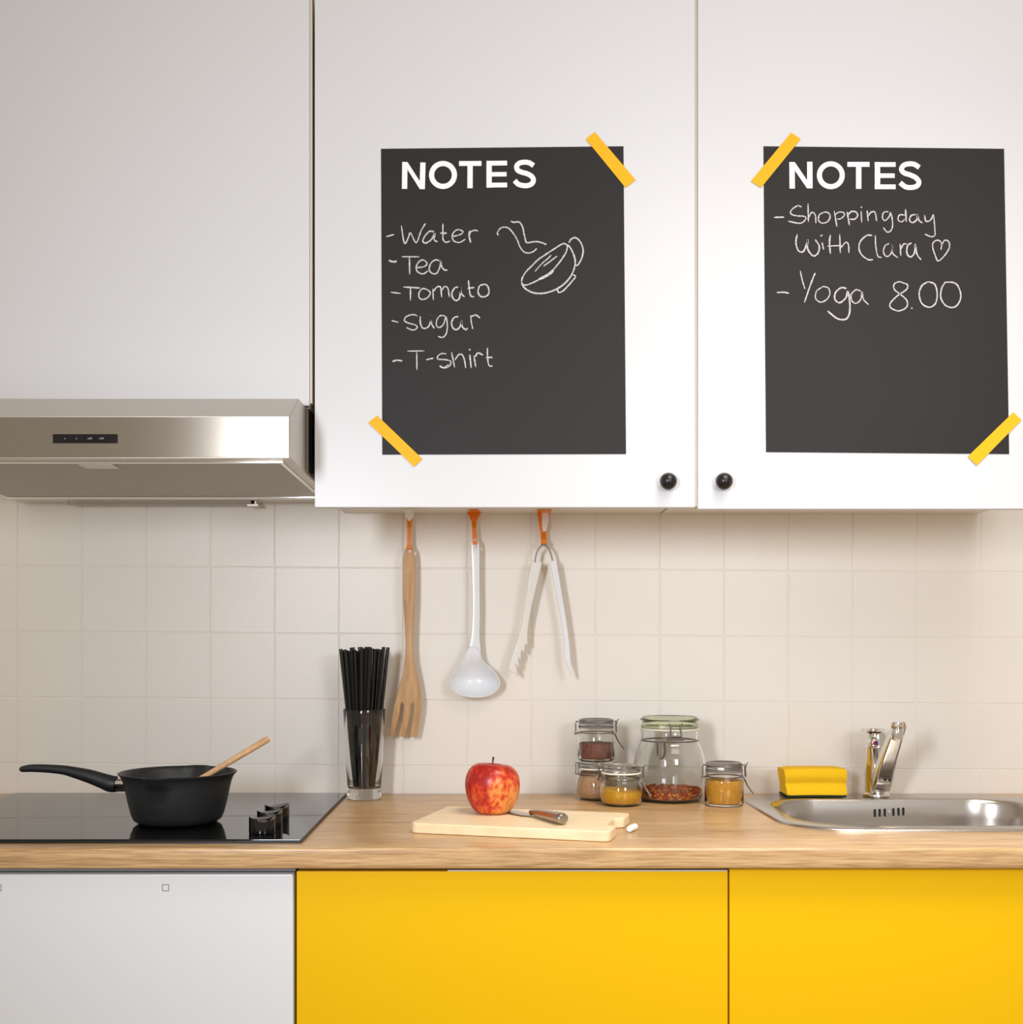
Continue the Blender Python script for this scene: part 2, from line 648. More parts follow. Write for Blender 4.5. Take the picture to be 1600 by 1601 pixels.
wall_cabinet(-0.2745, 0.3238, 0.0, 'white wall cabinet with the shopping list poster and a round black knob at lower right', 0.2797)
rc = wall_cabinet(0.3282, 0.93, -0.0025, 'white wall cabinet at the right, behind the yoga note poster, black knob at lower left', 0.3668)
obj('lit_gap_strip', boxm(0.3242, 0.3279, UD + 0.0045, UD + 0.018, 0.500, UT), M['cab_edge'], rc, smooth=False, label='narrow cream strip added as the lit gap between the doors')  # added strip, its cream colour stands in for light in the door gap
lc = wall_cabinet(-0.90, -0.2825, 0, 'plain white wall cabinet without a knob above the steel extractor hood', bot=0.658, box_bot=0.657, side_in=0.002)
obj('lit_gap_strip', boxm(-0.2823, -0.2788, UD + 0.0035, UD + 0.017, 0.662, UT), M['cab_edge'], lc, smooth=False, label='narrow cream strip added as the lit side edge at the gap')  # added strip, cream to imitate the lit side edge of the left door

# ================================================================ POSTERS
CHK = UD - 0.0005 - 0.0004


def stroke_mesh(bm, pts, width, d, smooth=5, jitter=0.0, closed=False):
    """flat ribbon along pixel points at distance d"""
    q = catmull(pts, smooth) if smooth and len(pts) > 2 else [Vector(p) for p in pts]
    if len(q) == 2 and jitter:
        q = [q[0].lerp(q[1], i / 5) for i in range(6)]
    n = len(q)
    vs = []
    for i, p in enumerate(q):
        if closed:
            t = q[(i + 1) % n] - q[i - 1]
        else:
            t = q[min(i + 1, n - 1)] - q[max(i - 1, 0)]
        if t.length < 1e-6:
            t = Vector((1, 0))
        t.normalize()
        nn = Vector((-t.y, t.x))
        wd = width / 2 * (1 + jitter * rnd.uniform(-1, 1))
        if jitter and not closed and i in (0, n - 1):
            wd *= 0.5
        vs.append((bm.verts.new(P(*(p + nn * wd), d)), bm.verts.new(P(*(p - nn * wd), d))))
    m = n if closed else n - 1
    for i in range(m):
        a, b = vs[i], vs[(i + 1) % n]
        try:
            bm.faces.new((a[0], a[1], b[1], b[0]))
        except ValueError:
            pass


def group_letters(h, counts):
    out, i = [], 0
    for ltr, n in zip('NOTES', counts):
        out.append((ltr, h[i:i + n]))
        i += n
    return out


def thicken(bm, t=0.0003):
    """give flat ribbons a little body towards the camera"""
    bmesh.ops.recalc_face_normals(bm, faces=bm.faces)
    for f in bm.faces:
        f.normal_update()
        if f.normal.y > 0:
            f.normal_flip()
    r = bmesh.ops.extrude_face_region(bm, geom=list(bm.faces))
    vs = [v for v in r['geom'] if isinstance(v, bmesh.types.BMVert)]
    bmesh.ops.translate(bm, vec=(0, -t, 0), verts=vs)
    return bm


def poster(corners, label, conv, heading, writing, drawing=None):
    pts = [P(a, b, UD) for a, b in corners]
    e = empty('chalkboard_poster', pts[3].lerp(pts[2], 0.5) - Vector((0, 0.0006, 0)), label, 'poster')
    me = facing(outline('sheet', [[(p.x, p.z) for p in pts]], 0.0008), UD - 0.0005)
    obj('sheet', me, M['paper'], e, smooth=False)
    d = UD - 0.0010
    k = 0
    for ltr, items in heading:
        bm = bmesh.new()
        for kind, a, wd in items:
            dk = d - k * 0.00002
            k += 1
            if kind == 'poly':
                bm.faces.new([bm.verts.new(P(*conv(p), dk)) for p in a])
            elif kind == 'ring':
                (cx, cy), r = a
                cc = [conv((cx + r * math.cos(2 * math.pi * i / 40), cy + r * math.sin(2 * math.pi * i / 40))) for i in range(40)]
                stroke_mesh(bm, cc, wd, dk, 0, closed=True)
            else:
                stroke_mesh(bm, [conv(p) for p in a], wd, dk, 6 if kind == 'curve' else 0)
        obj('printed_letter', bm, M['print'], e, smooth=False, label='white printed letter ' + ltr)
    for word, cv, st in writing:
        bm = bmesh.new()
        for k, s in enumerate(st):
            stroke_mesh(bm, [cv(p) for p in s], 1.95 * rnd.uniform(0.9, 1.25), d - k * 0.000006, 5, 0.22)
        obj('chalk_writing', bm, M['chalk'], e, smooth=False, label='chalk writing ' + word)
    if drawing:
        bm = bmesh.new()
        cv, st = drawing
        for k, s in enumerate(st):
            wd = 2.0
            if isinstance(s, tuple):
                wd, s = s
            stroke_mesh(bm, [cv(p) for p in s], wd * rnd.uniform(0.95, 1.15), d - k * 0.000006, 6, 0.2)
        obj('chalk_drawing', bm, M['chalk'], e, smooth=False, label='white chalk drawing of a steaming cup')
    return e


def conv(x0, y0, s):
    return lambda p: (x0 + p[0] / s, y0 + p[1] / s)


A = conv(590, 230, 6.154)
B = conv(590, 430, 6.154)
C = conv(760, 330, 8.889)
D = conv(1190, 230, 4.706)
h1 = [('line', [(266, 143), (263, 402)], 8.3), ('line', [(440, 148), (433, 404)], 8.3),
      ('poly', [(246, 145), (292, 145), (458, 404), (410, 404)], 0), ('ring', ((633, 268), 110), 8.1),
      ('line', [(788, 158), (1003, 157)], 7.6), ('line', [(894, 160), (893, 395)], 8.3),
      ('line', [(1077, 132), (1077, 390)], 8.3), ('line', [(1053, 156), (1250, 153)], 7.4), ('line', [(1053, 262), (1245, 261)], 6.9), ('line', [(1053, 366), (1250, 364)], 7.4),
      ('curve', [(1505, 178), (1465, 152), (1420, 145), (1370, 154), (1342, 185), (1352, 222), (1395, 243), (1440, 255), (1485, 280), (1503, 315), (1490, 350), (1455, 368), (1415, 371), (1360, 358), (1322, 322)], 7.8)]
wA = [[(85, 862), (165, 840)], [(232, 755), (262, 925), (300, 870), (320, 825), (375, 920), (420, 810), (465, 732)],
      [(548, 815), (500, 812), (450, 870), (440, 910), (470, 922), (520, 890), (555, 830), (548, 890), (580, 912)],
      [(632, 735), (632, 830), (635, 890), (660, 915), (700, 905)], [(605, 828), (670, 828)],
      [(725, 862), (800, 840), (825, 815), (790, 795), (750, 805), (722, 850), (735, 900), (790, 918), (850, 885)],
      [(888, 805), (885, 860), (900, 920)], [(885, 850), (900, 815), (940, 800), (972, 808)],
      [(110, 1085), (150, 1100), (188, 1095)], [(112, 1094), (150, 1105), (188, 1101)],
      [(235, 1055), (405, 1055)], [(310, 1060), (312, 1225)],
      [(380, 1160), (450, 1150), (480, 1120), (440, 1085), (395, 1110), (375, 1160), (390, 1200), (440, 1220), (490, 1190)],
      [(600, 1095), (560, 1085), (515, 1120), (500, 1180), (530, 1215), (570, 1215), (600, 1160), (612, 1095), (620, 1150), (645, 1180), (675, 1185)]]
wB = [[(130, 165), (228, 178)], [(250, 115), (415, 125)], [(320, 125), (320, 245)],
      [(490, 145), (440, 130), (405, 165), (402, 210), (430, 235), (480, 220), (512, 175), (490, 145)],
      [(535, 130), (540, 240)], [(540, 160), (575, 115), (610, 120), (620, 215)], [(620, 150), (650, 110), (680, 130), (695, 215)],
      [(780, 115), (745, 125), (718, 175), (730, 225), (765, 245), (795, 210), (800, 110), (805, 170), (840, 212)],
      [(878, 50), (885, 130), (900, 200), (935, 210)], [(868, 128), (935, 120)],
      [(985, 100), (1035, 90), (1065, 110), (1075, 170), (1045, 205), (995, 205), (970, 160), (985, 100)],
      [(138, 438), (202, 455)], [(385, 395), (345, 380), (280, 400), (262, 440), (310, 465), (365, 480), (385, 505), (345, 530), (280, 505)],
      [(415, 395), (415, 460), (440, 512), (490, 500), (515, 440), (518, 390), (520, 460), (550, 515)],
      [(655, 395), (610, 390), (575, 430), (570, 485), (600, 505), (640, 470), (660, 400), (675, 480), (665, 560), (630, 600), (585, 590)],
      [(780, 400), (740, 410), (715, 460), (730, 510), (765, 525), (800, 490), (812, 440), (815, 490), (850, 525), (870, 510)],
      [(900, 385), (905, 450), (920, 520)], [(905, 400), (950, 385), (990, 415)],
      [(145, 832), (190, 820), (242, 827)], [(290, 732), (455, 730)], [(380, 740), (382, 915)], [(470, 815), (542, 800)],
      [(665, 760), (620, 755), (580, 785), (590, 810), (660, 815), (705, 830), (700, 870), (650, 895), (600, 880)],
      [(600, 870), (640, 890), (690, 860)],
      [(715, 740), (745, 890)], [(745, 820), (785, 765), (820, 770), (840, 820), (852, 895)],
      [(890, 765), (905, 895)], [(883, 724), (897, 713)], [(930, 775), (948, 885)], [(940, 790), (970, 750), (1020, 772)],
      [(1060, 700), (1062, 790), (1075, 870), (1110, 875)], [(1045, 795), (1110, 792)]]
dC = [[(178, 335), (158, 312), (185, 255), (225, 228), (280, 225), (330, 250), (395, 330), (440, 410), (470, 490), (520, 560), (570, 582), (620, 578), (670, 555), (708, 518)],
      [(345, 138), (385, 155), (450, 150), (485, 175), (515, 240), (530, 320), (550, 400), (570, 440), (640, 430), (710, 425), (780, 440), (840, 465)],
      [(495, 980), (510, 920), (560, 840), (640, 760), (720, 680), (820, 610), (920, 545), (1020, 480), (1080, 452), (1125, 470), (1130, 510), (1110, 580), (1060, 660), (1000, 740), (930, 820), (850, 885), (740, 950), (640, 1000), (560, 1028), (510, 1020)],
      (3.6, [(935, 820), (890, 868), (810, 915), (730, 952)]),
      (2.3, [(495, 985), (520, 1050), (580, 1100), (660, 1135), (760, 1145), (860, 1130), (960, 1095), (1060, 1035), (1140, 960), (1200, 870), (1235, 770), (1240, 680), (1210, 580), (1165, 500), (1125, 465)]),
      [(1155, 440), (1180, 395), (1230, 370), (1280, 390), (1325, 450), (1350, 530), (1345, 610), (1315, 690), (1280, 745), (1250, 760)],
      [(990, 1080), (1010, 1130), (1070, 1110), (1140, 1040), (1210, 960), (1245, 910), (1215, 885)],
      (1.6, [(682, 840), (740, 770), (800, 710), (860, 660), (910, 610)]), (1.7, [(800, 765), (870, 715), (930, 670), (990, 625)])]
h2 = [('line', [(229, 110), (231, 305)], 8.4), ('line', [(360, 108), (361, 303)], 8.4), ('poly', [(208, 110), (249, 110), (381, 303), (340, 303)], 0),
      ('ring', ((515, 207), 84), 7.9), ('line', [(637, 127), (800, 127)], 7.6), ('line', [(720, 110), (720, 307)], 8.4),
      ('line', [(858, 110), (859, 309)], 8.4), ('line', [(838, 128), (992, 128)], 7.3), ('line', [(838, 210), (985, 210)], 7.0), ('line', [(838, 292), (992, 292)], 7.3),
      ('curve', [(1166, 150), (1130, 127), (1090, 123), (1050, 135), (1035, 165), (1055, 190), (1100, 205), (1140, 225), (1163, 255), (1150, 285), (1110, 297), (1065, 292), (1025, 262)], 7.7)]
wD = [[(97, 517), (172, 515)], [(300, 440), (270, 432), (228, 460), (220, 490), (260, 505), (320, 510), (330, 530), (290, 560), (200, 545)],
      [(347, 415), (350, 550)], [(352, 520), (375, 480), (400, 500), (405, 560)],
      [(460, 480), (430, 500), (425, 540), (455, 560), (495, 545), (510, 505), (490, 480), (460, 480)],
      [(540, 470), (560, 585)], [(545, 500), (570, 480), (605, 480), (615, 500), (590, 525), (560, 530)],
      [(635, 475), (652, 575)], [(640, 500), (665, 475), (700, 478), (712, 505), (690, 530), (655, 530)],
      [(738, 470), (742, 555)], [(735, 446), (744, 440)], [(782, 465), (790, 545)], [(788, 510), (810, 480), (840, 480), (852, 545)],
      [(940, 475), (905, 480), (895, 520), (915, 540), (945, 510), (955, 480), (970, 560), (960, 610), (930, 625), (900, 590)],
      [(1060, 500), (1020, 500), (1010, 535), (1035, 550), (1060, 530)], [(1065, 455), (1070, 550)],
      [(1140, 495), (1105, 505), (1095, 540), (1120, 555), (1150, 530), (1150, 495), (1165, 540), (1190, 558)],
      [(1205, 500), (1215, 545), (1250, 535), (1270, 495)], [(1272, 500), (1280, 600), (1280, 650), (1250, 658), (1205, 640)],
      [(268, 640), (258, 700), (275, 760), (310, 770), (335, 720), (345, 680), (345, 750), (385, 800), (420, 780), (430, 730), (400, 680)],
      [(450, 700), (462, 755)], [(440, 655), (455, 645)], [(512, 645), (505, 700), (512, 785)], [(580, 640), (585, 780)],
      [(490, 730), (560, 725), (600, 728)], [(590, 740), (625, 700), (645, 720), (648, 780)],
      [(820, 650), (780, 650), (735, 690), (722, 740), (740, 790), (790, 828), (825, 828)], [(843, 645), (845, 720), (860, 800), (890, 812)],
      [(945, 710), (915, 725), (902, 770), (925, 805), (960, 780), (965, 720), (970, 780), (1010, 815)],
      [(1025, 710), (1030, 800)], [(1030, 750), (1050, 715), (1075, 712)],
      [(1110, 705), (1080, 725), (1075, 780), (1100, 808), (1130, 780), (1135, 715), (1150, 790), (1180, 830)],
      [(1325, 755), (1330, 710), (1305, 685), (1270, 700), (1265, 740), (1285, 800), (1305, 838), (1350, 800), (1385, 745), (1385, 700), (1355, 685), (1330, 720)],
      [(117, 1070), (170, 1068), (208, 1076)], [(290, 910), (305, 980), (325, 1045)], [(400, 925), (370, 1000), (320, 1145)],
      [(450, 1030), (410, 1060), (402, 1110), (435, 1140), (480, 1125), (508, 1080), (495, 1035), (450, 1025)],
      [(630, 1040), (590, 1035), (550, 1070), (545, 1120), (580, 1145), (625, 1110), (640, 1060), (655, 1150), (650, 1230), (620, 1268), (560, 1260), (490, 1205)],
      [(735, 1060), (700, 1050), (665, 1085), (670, 1130), (700, 1150), (735, 1120), (745, 1065), (755, 1120), (795, 1160)],
      [(1060, 1005), (1020, 990), (980, 1010), (985, 1050), (1030, 1085), (1075, 1130), (1070, 1180), (1010, 1205), (955, 1180), (955, 1145), (1010, 1090), (1070, 1050), (1080, 1015), (1055, 1000)],
      [(1106, 1183), (1117, 1188)],
      [(1230, 990), (1185, 1020), (1165, 1080), (1185, 1150), (1240, 1178), (1285, 1150), (1298, 1080), (1280, 1010), (1230, 990)],
      [(1360, 990), (1330, 1040), (1325, 1110), (1360, 1165), (1415, 1180), (1455, 1150), (1472, 1090), (1450, 1020), (1410, 995), (1360, 995)]]
poster([(596, 233), (975, 229), (979, 710), (598, 711)], 'black poster with a chalk shopping list from Water to T-shirt and a cup drawing', A, group_letters(h1, (3, 1, 2, 4, 1)), [('- Water', A, wA[:8]), ('- Tea', A, wA[8:]), ('- Tomato', B, wB[:11]), ('- sugar', B, wB[11:18]), ('- T-shirt', B, wB[18:])], (C, dC))
poster([(1194, 229), (1570, 233), (1578, 710), (1198, 707)], 'black poster with chalk notes on shopping day and yoga at 8.00', D, group_letters(h2, (3, 1, 2, 4, 1)), [('- Shoppingday', D, wD[:19]), ('With', D, wD[19:26]), ('Clara', D, wD[26:32]), ('heart sign', D, wD[32:33]), ('- Yoga', D, wD[33:39]), ('8.00', D, wD[39:])])

for quad, lab in (([(916, 218), (930, 207), (994, 282), (978, 294)], 'yellow tape over the upper right corner of the shopping list poster'),
                  ([(576, 661), (590, 650), (661, 718), (648, 730)], 'yellow tape over the lower left corner of the shopping list poster'),
                  ([(1237, 208), (1252, 218), (1190, 294), (1174, 284)], 'yellow tape over the upper left corner of the yoga note poster'),
                  ([(1584, 645), (1597, 657), (1527, 728), (1513, 714)], 'yellow tape over the lower right corner of the yoga note poster')):
    me = facing(outline('tape_strip', [pxy(quad, UD)], 0.0004), UD - 0.0016)
    tag(obj('tape_strip', me, M['tape'], smooth=False), lab, 'tape', 'yellow tape strips on the posters')

# ================================================================ EXTRACTOR HOOD
HX0, HX1 = -0.888, -0.288
hood = empty('extractor_hood', W(-0.588, 1.92, 0.551), 'brushed steel extractor hood with a black button panel under the plain cabinet', 'hood')
bm = bmesh.new()
prof = [(1.6605, 0.5515), (1.6605, 0.6105), (1.745, 0.655), (2.18, 0.655), (2.18, 0.5515)]
inner = 0.0015
for sgn, x in ((0, HX0), (1, HX1)):
    pass
va = [bm.verts.new(W(HX0, *p)) for p in prof]
vb = [bm.verts.new(W(HX1, *p)) for p in prof]
bm.faces.new(va)
bm.faces.new(vb)
for i in range(5):
    j = (i + 1) % 5
    bm.faces.new((va[i], va[j], vb[j], vb[i]))
bmesh.ops.bevel(bm, geom=[e for e in bm.edges], offset=0.0012, segments=2, affect='EDGES')
obj('canopy', bm, M['steel_dull'], hood)
obj('front_panel', boxm(HX0 + 0.0005, HX1 - 0.0005, 1.6585, 1.6612, 0.5520, 0.6100, bev=0.0006), M['steel'], hood)
# side seam: dark shell behind the steel nose
obj('side_gasket', boxm(HX1 - 0.001, HX1 + 0.0045, 1.845, 2.17, 0.556, 0.653), M['dark'], hood, smooth=False)
obj('side_strip', boxm(HX1 - 0.001, HX1 + 0.0018, 1.822, 1.846, 0.5555, 0.6545, bev=0.0005), mat('seam_strip', (112, 103, 92), 0.4, metal=0.8), hood)
bm = bmesh.new()
box(bm, HX0 + 0.014, HX1 - 0.0145, 1.690, 1.697, 0.5485, 0.5525, bev=0.0008)
box(bm, HX0 + 0.014, HX1 - 0.0145, 2.075, 2.095, 0.5465, 0.5525, bev=0.0012)
box(bm, HX1 - 0.0205, HX1 - 0.0145, 1.697, 2.075, 0.5485, 0.5525, bev=0.0008)
box(bm, HX0 + 0.014, HX0 + 0.020, 1.697, 2.075, 0.5485, 0.5525, bev=0.0008)
obj('filter_frame', bm, M['chrome'], hood)
flt = obj('grease_filter', boxm(HX0 + 0.020, HX1 - 0.0205, 1.697, 2.075, 0.5495, 0.5520), M['filter'], hood, smooth=False)
bm = bmesh.new()
x0, x1 = P(128, 728, 1.72).x, P(181, 728, 1.72).x
box(bm, x0, x1, 1.706, 1.742, 0.5480, 0.5500, bev=0.0006)
la = obj('latch', bm, M['steel_dull'], flt)
x0, x1 = P(135, 728, 1.72).x, P(177, 728, 1.72).x
pn = P(83, 686, 1.6585)
pe = P(184, 686, 1.6585)
zc = P(133, 686, 1.6585).z - WT
cp = obj('control_panel', boxm(pn.x, pe.x, 1.6570, 1.6590, zc - 0.0065, zc + 0.0065, bev=0.0005), M['gloss_black'], hood, label='black control panel')
for k in range(4):
    bx = P(104.5 + k * 18.3, 686, 1.6570).x
    bt = obj('button', boxm(bx - 0.0076, bx + 0.0076, 1.6556, 1.6572, zc - 0.0036, zc + 0.0036, bev=0.0006), M['gloss_black'], cp)
bm = bmesh.new()
for k, n in ((0, 1), (1, 1), (2, 3), (3, 3)):
    bx = P(104.5 + k * 18.3, 686, 1.6570).x
    for q in range(n):
        box(bm, bx - 0.003 + q * 0.0022, bx - 0.003 + q * 0.0022 + 0.0013, 1.6553, 1.6557, zc - 0.0012, zc + 0.0004 + 0.0005 * q)
obj('button_marks', bm, mat('button_print', (150, 150, 152), 0.5), cp, smooth=False)
# clear rail under the back of the hood
bm = boxm(P(108, 787, 2.15).x, P(400, 787, 2.15).x, 2.142, 2.150, 0.5425, 0.5515, bev=0.001)
obj('clear_rail', bm, M['acrylic'], hood, label='thin clear rail below the back edge')
bm = boxm(P(388, 787, 2.15).x, P(406, 787, 2.15).x, 2.138, 2.158, 0.5400, 0.5445, bev=0.001)
box(bm, P(394, 787, 2.15).x, P(402, 787, 2.15).x, 2.142, 2.152, 0.5445, 0.5515)
obj('rail_bracket', bm, M['steel_dull'], hood)

# ================================================================ BASE UNITS
BD = 1.612


def base_cabinet(x0, x1, top, label, edge=None):
    e = empty('base_cabinet', W((x0 + x1) / 2, 1.9, -WT), label, 'cabinet')
    bm = bmesh.new()
    t = 0.016
    y0, y1 = BD + 0.0195, WD - 0.02
    box(bm, x0 + .001, x0 + t, y0, y1, -0.8, -0.0295)
    box(bm, x1 - t, x1 - .001, y0, y1, -0.8, -0.0295)
    box(bm, x0 + t, x1 - t, y0, y1, -0.8, -0.784)
    box(bm, x0 + t, x1 - t, y0 + 0.002, y0 + 0.09, -0.046, -0.0295)
    obj('carcass', bm, M['carcass'], e, smooth=False)
    obj('front', boxm(x0 + 0.0008, x1 - 0.0008, BD, BD + 0.018, -0.79, top, bev=0.001), M['yellow'], e, label='glossy yellow front')
    obj('plinth', boxm(x0, x1, BD + 0.05, BD + 0.066, -WT, -0.8), M['cab_edge'], e, smooth=False)
    if edge:
        obj('front_edge', boxm(edge, x1 - 0.0012, BD + 0.0005, BD + 0.0175, top, top + 0.0016), M['cab'], e, smooth=False, label='bare white top edge of the front')
    return e


base_cabinet(-0.2705, 0.3352, -0.0355, 'yellow fronted base cabinet below the cutting board, between dishwasher and sink cabinet', edge=P(700, 1360, BD).x)
base_cabinet(0.3360, 1.1000, -0.0315, 'yellow fronted base cabinet below the sink at the right')
dw = empty('dishwasher', W(-0.575, 1.9, -WT), 'white built-in appliance front with rounded square symbols under the hob', 'dishwasher')
obj('front', boxm(-0.872, -0.2735, BD - 0.004, BD + 0.03, -0.80, -0.0385, bev=0.003), M['dw'], dw)
obj('top_strip', boxm(-0.872, -0.2720, BD + 0.006, BD + 0.09, -0.0365, -0.0300, bev=0.0008), M['grey_strip'], dw, label='grey metal strip')
obj('housing', boxm(-0.870, -0.2740, BD + 0.031, 2.17, -0.85, -0.0370), M['dark'], dw, smooth=False)
obj('plinth', boxm(-0.870, -0.2740, BD + 0.05, BD + 0.066, -WT, -0.851), M['cab_edge'], dw, smooth=False)
for sx in (259, -3):
    c = P(sx, 1388, BD - 0.004)
    r = 0.0048
    me = outline('symbol', [rrect(c.x - r, c.x + r, c.z - r, c.z + r, 0.0016, 4), rrect(c.x - r + .0008, c.x + r - .0008, c.z - r + .0008, c.z + r - .0008, 0.0011, 4)], 0.0002)
    obj('symbol', facing(me, BD - 0.0041), mat('symbol_print', (78, 80, 84), 0.5), dw, smooth=False, label='rounded square outline')

# ================================================================ HOB
hob = empty('hob', W(-0.57, 1.89, 0), 'black glass hob set on the worktop with three black knobs', 'hob')
bm = boxm(-0.885, -0.267, 1.632, 2.150, 0.0003, 0.0060, bev=0.0012)
obj('glass_plate', bm, M['hob'], hob)
bm = boxm(-0.8855, -0.2665, 1.6312, 2.1508, 0.0001, 0.0034)
obj('rim', bm, M['hob_edge'], hob, smooth=False)


def knob_mesh(c, rot):
    bm = bmesh.new()
    R, H, n = 0.0192, 0.0255, 40
    rings = []
    for (r, z) in ((R * 0.97, 0), (R, 0.002), (R, 0.006), (R, 1.0)):
        ring = []
        for i in range(n):
            a = 2 * math.pi * i / n
            u = math.cos(a - rot) * r / R
            zz = z if z < 1 else H - 0.0070 * max(0, 1 - u * u) ** 1.0 * (0.5 + 0.5 * (1 if math.sin(a - rot) < 0 else 0.25))
            ring.append(bm.verts.new(c + Vector((r * math.cos(a), r * math.sin(a), zz))))
        rings.append(ring)
    for f in (0.8, 0.55, 0.3):
        ring = []
        for i in range(n):
            a = 2 * math.pi * i / n
            r = R * f
            u = math.cos(a - rot) * f
            v = math.sin(a - rot) * f
            zz = H - 0.0070 * (1 - u * u) * (0.5 + 0.5 * (1 if v < 0 else 0.25)) - 0.0008
            ring.append(bm.verts.new(c + Vector((r * math.cos(a), r * math.sin(a), zz))))
        rings.append(ring)
    for a, b in zip(rings, rings[1:]):
        for i in range(n):
            j = (i + 1) % n
            bm.faces.new((a[i], a[j], b[j], b[i]))
    bm.faces.new(rings[-1])
    bm.faces.new(rings[0])
    return bm


for x, d in ((-0.332, 1.684), (-0.333, 1.747), (-0.334, 1.812)):
    obj('knob', knob_mesh(W(x, d, 0.0061), math.radians(25)), M['gloss_black'], hob)

# ================================================================ SAUCEPAN
PC = W(-0.484, 1.79, 0.0062)
pan = empty('saucepan', PC, 'black coated saucepan with pouring lips and a long black handle on the hob', 'saucepan')
prof = [(0.0, 0), (0.052, 0), (0.060, 0.0015), (0.0665, 0.006), (0.0705, 0.015), (0.0755, 0.035), (0.0798, 0.056), (0.0808, 0.060), (0.0822, 0.065), (0.0840, 0.070), (0.0870, 0.0745), (0.0895, 0.0765),
        (0.0900, 0.0780), (0.0885, 0.0788), (0.0860, 0.0775), (0.0825, 0.0715), (0.0785, 0.058), (0.0735, 0.035), (0.0685, 0.015), (0.062, 0.006), (0.055, 0.0035), (0.0, 0.003)]
bm = lathe(bmesh.new(), prof, PC, 96)
for v in bm.verts:
    q = v.co - PC
    ang = math.atan2(q.y, q.x)
    for a0 in (-1.68, 1.46):
        da = abs((ang - a0 + math.pi) % (2 * math.pi) - math.pi)
        g = math.exp(-(da / 0.19) ** 4) * max(0, min(1, (q.z - 0.057) / 0.013))
        rr = Vector((q.x, q.y, 0)).normalized()
        v.co += rr * 0.0105 * g
o = obj('body', bm, M['pan'], pan)


def zz(x, y):
    return P(x / 4, 1180 + y / 4, 1.79)


hp = [(124, 92, 9), (140, 90, 17), (200, 84, 22), (300, 87, 24), (400, 96, 27), (480, 114, 33), (560, 135, 39), (640, 162, 44), (690, 180, 48), (727, 184, 46)]
bm = tube(bmesh.new(), [zz(a, b) for a, b, r in hp], [r * 1.1 / 4 * 1.79 / F for a, b, r in hp], 20, smooth=4, flat=0.95)
h = obj('handle', bm, M['bakelite'], pan, label='curved black plastic handle')
bm = tube(bmesh.new(), [zz(722, 176), zz(765, 176), zz(803, 178)], [0.0073, 0.0073, 0.0073], 16, flat=1.3)
obj('ferrule', bm, M['chrome'], pan, label='chrome ferrule')
bm = tube(bmesh.new(), [zz(690, 222), zz(740, 217), zz(812, 216)], [0.0032, 0.0034, 0.0036], 12, flat=2.0)
obj('handle_bracket', bm, M['bakelite'], pan)

# wooden spoon in the pan
a = Vector((-0.423, 1.850, WT + 0.0905))
b = P(420, 1155, 1.885)
dr = (b - a).normalized()
lo = a - dr * ((a.z - (WT + 0.036)) / dr.z)
sp = empty('wooden_spoon', lo, 'wooden spoon leaning in the black saucepan, its stick over the rim', 'spoon')
bm = tube(bmesh.new(), [lo, lo.lerp(b, 0.3), lo.lerp(b, 0.97), b], [0.0042, 0.0045, 0.0055, 0.0046], 16)
obj('stick', bm, M['spoon_wood'], sp)
bm = bmesh.new()
bmesh.ops.create_uvsphere(bm, u_segments=20, v_segments=12, radius=1)
bm.transform(Matrix.Translation(lo - dr * 0.008 + Vector((0, 0, 0.002))) @ dr.to_track_quat('X', 'Z').to_matrix().to_4x4() @ Matrix.Diagonal((0.018, 0.014, 0.005, 1)))
obj('bowl', bm, M['spoon_wood'], sp)

# ================================================================ CUTTING BOARD
BT = 0.0155
fl, fr, bl, br = Vector((-0.119, 1.722)), Vector((0.172, 1.640)), Vector((-0.069, 1.900)), Vector((0.225, 1.842))
ax = (fr - fl).normalized()
L = (fr - fl).length
ang = math.atan2(ax.y, ax.x)
Wd = 0.190
pts = rrect(0, L, 0, Wd, 0.012, 6)
# grip notch in the right end
out = []
for p in pts:
    out.append(p)
res = rrect(0, L, 0, Wd, 0.012, 6)
# order of rrect: starts at right side top corner going anticlockwise; notch goes between last and first points
notch = [(L, 0.050), (L - 0.004, 0.056), (L - 0.014, 0.062), (L - 0.016, 0.070), (L - 0.016, 0.118), (L - 0.014, 0.126), (L - 0.004, 0.132), (L, 0.138)]
res = res + notch
me = outline('cutting_board', [res], BT - 0.0002, 0.0018, 2)
me.transform(Matrix.Translation((fl.x, fl.y, WT + BT / 2 + 0.0002)) @ Matrix.Rotation(ang, 4, 'Z'))
tag(obj('cutting_board', me, M['board']), 'pale wooden cutting board with a grip notch at its right end on the worktop', 'cutting board')

# ================================================================ APPLE
AC = W(0.005, 1.82, BT + 0.0006)
apple = empty('apple', AC, 'red and orange apple with a brown stem standing on the cutting board', 'apple')
prof = [(0, 0.0075), (0.006, 0.0055), (0.012, 0.0022), (0.018, 0.0), (0.024, 0.0015), (0.031, 0.007), (0.0375, 0.018), (0.0415, 0.031), (0.0432, 0.044), (0.0420, 0.056), (0.0375, 0.067), (0.0300, 0.0745), (0.0210, 0.0775), (0.0130, 0.0760), (0.0070, 0.0720), (0.0025, 0.0680), (0, 0.0668)]
pp = catmull([(r, z) for r, z in prof], 3)
bm = lathe(bmesh.new(), [(max(0, p.x) if 0 < i < len(pp) - 1 else 0, p.y) for i, p in enumerate(pp)], AC, 56)
for v in bm.verts:
    q = v.co - AC
    a_ = math.atan2(q.y, q.x)
    k = 1 + 0.018 * math.cos(5 * a_ + 0.6) * (0.3 + abs(q.z - 0.038) / 0.04) + 0.012 * math.cos(2 * a_ + 1)
    v.co = AC + Vector((q.x * k, q.y * k, q.z * (1 + 0.02 * math.cos(a_ + 2.6))))
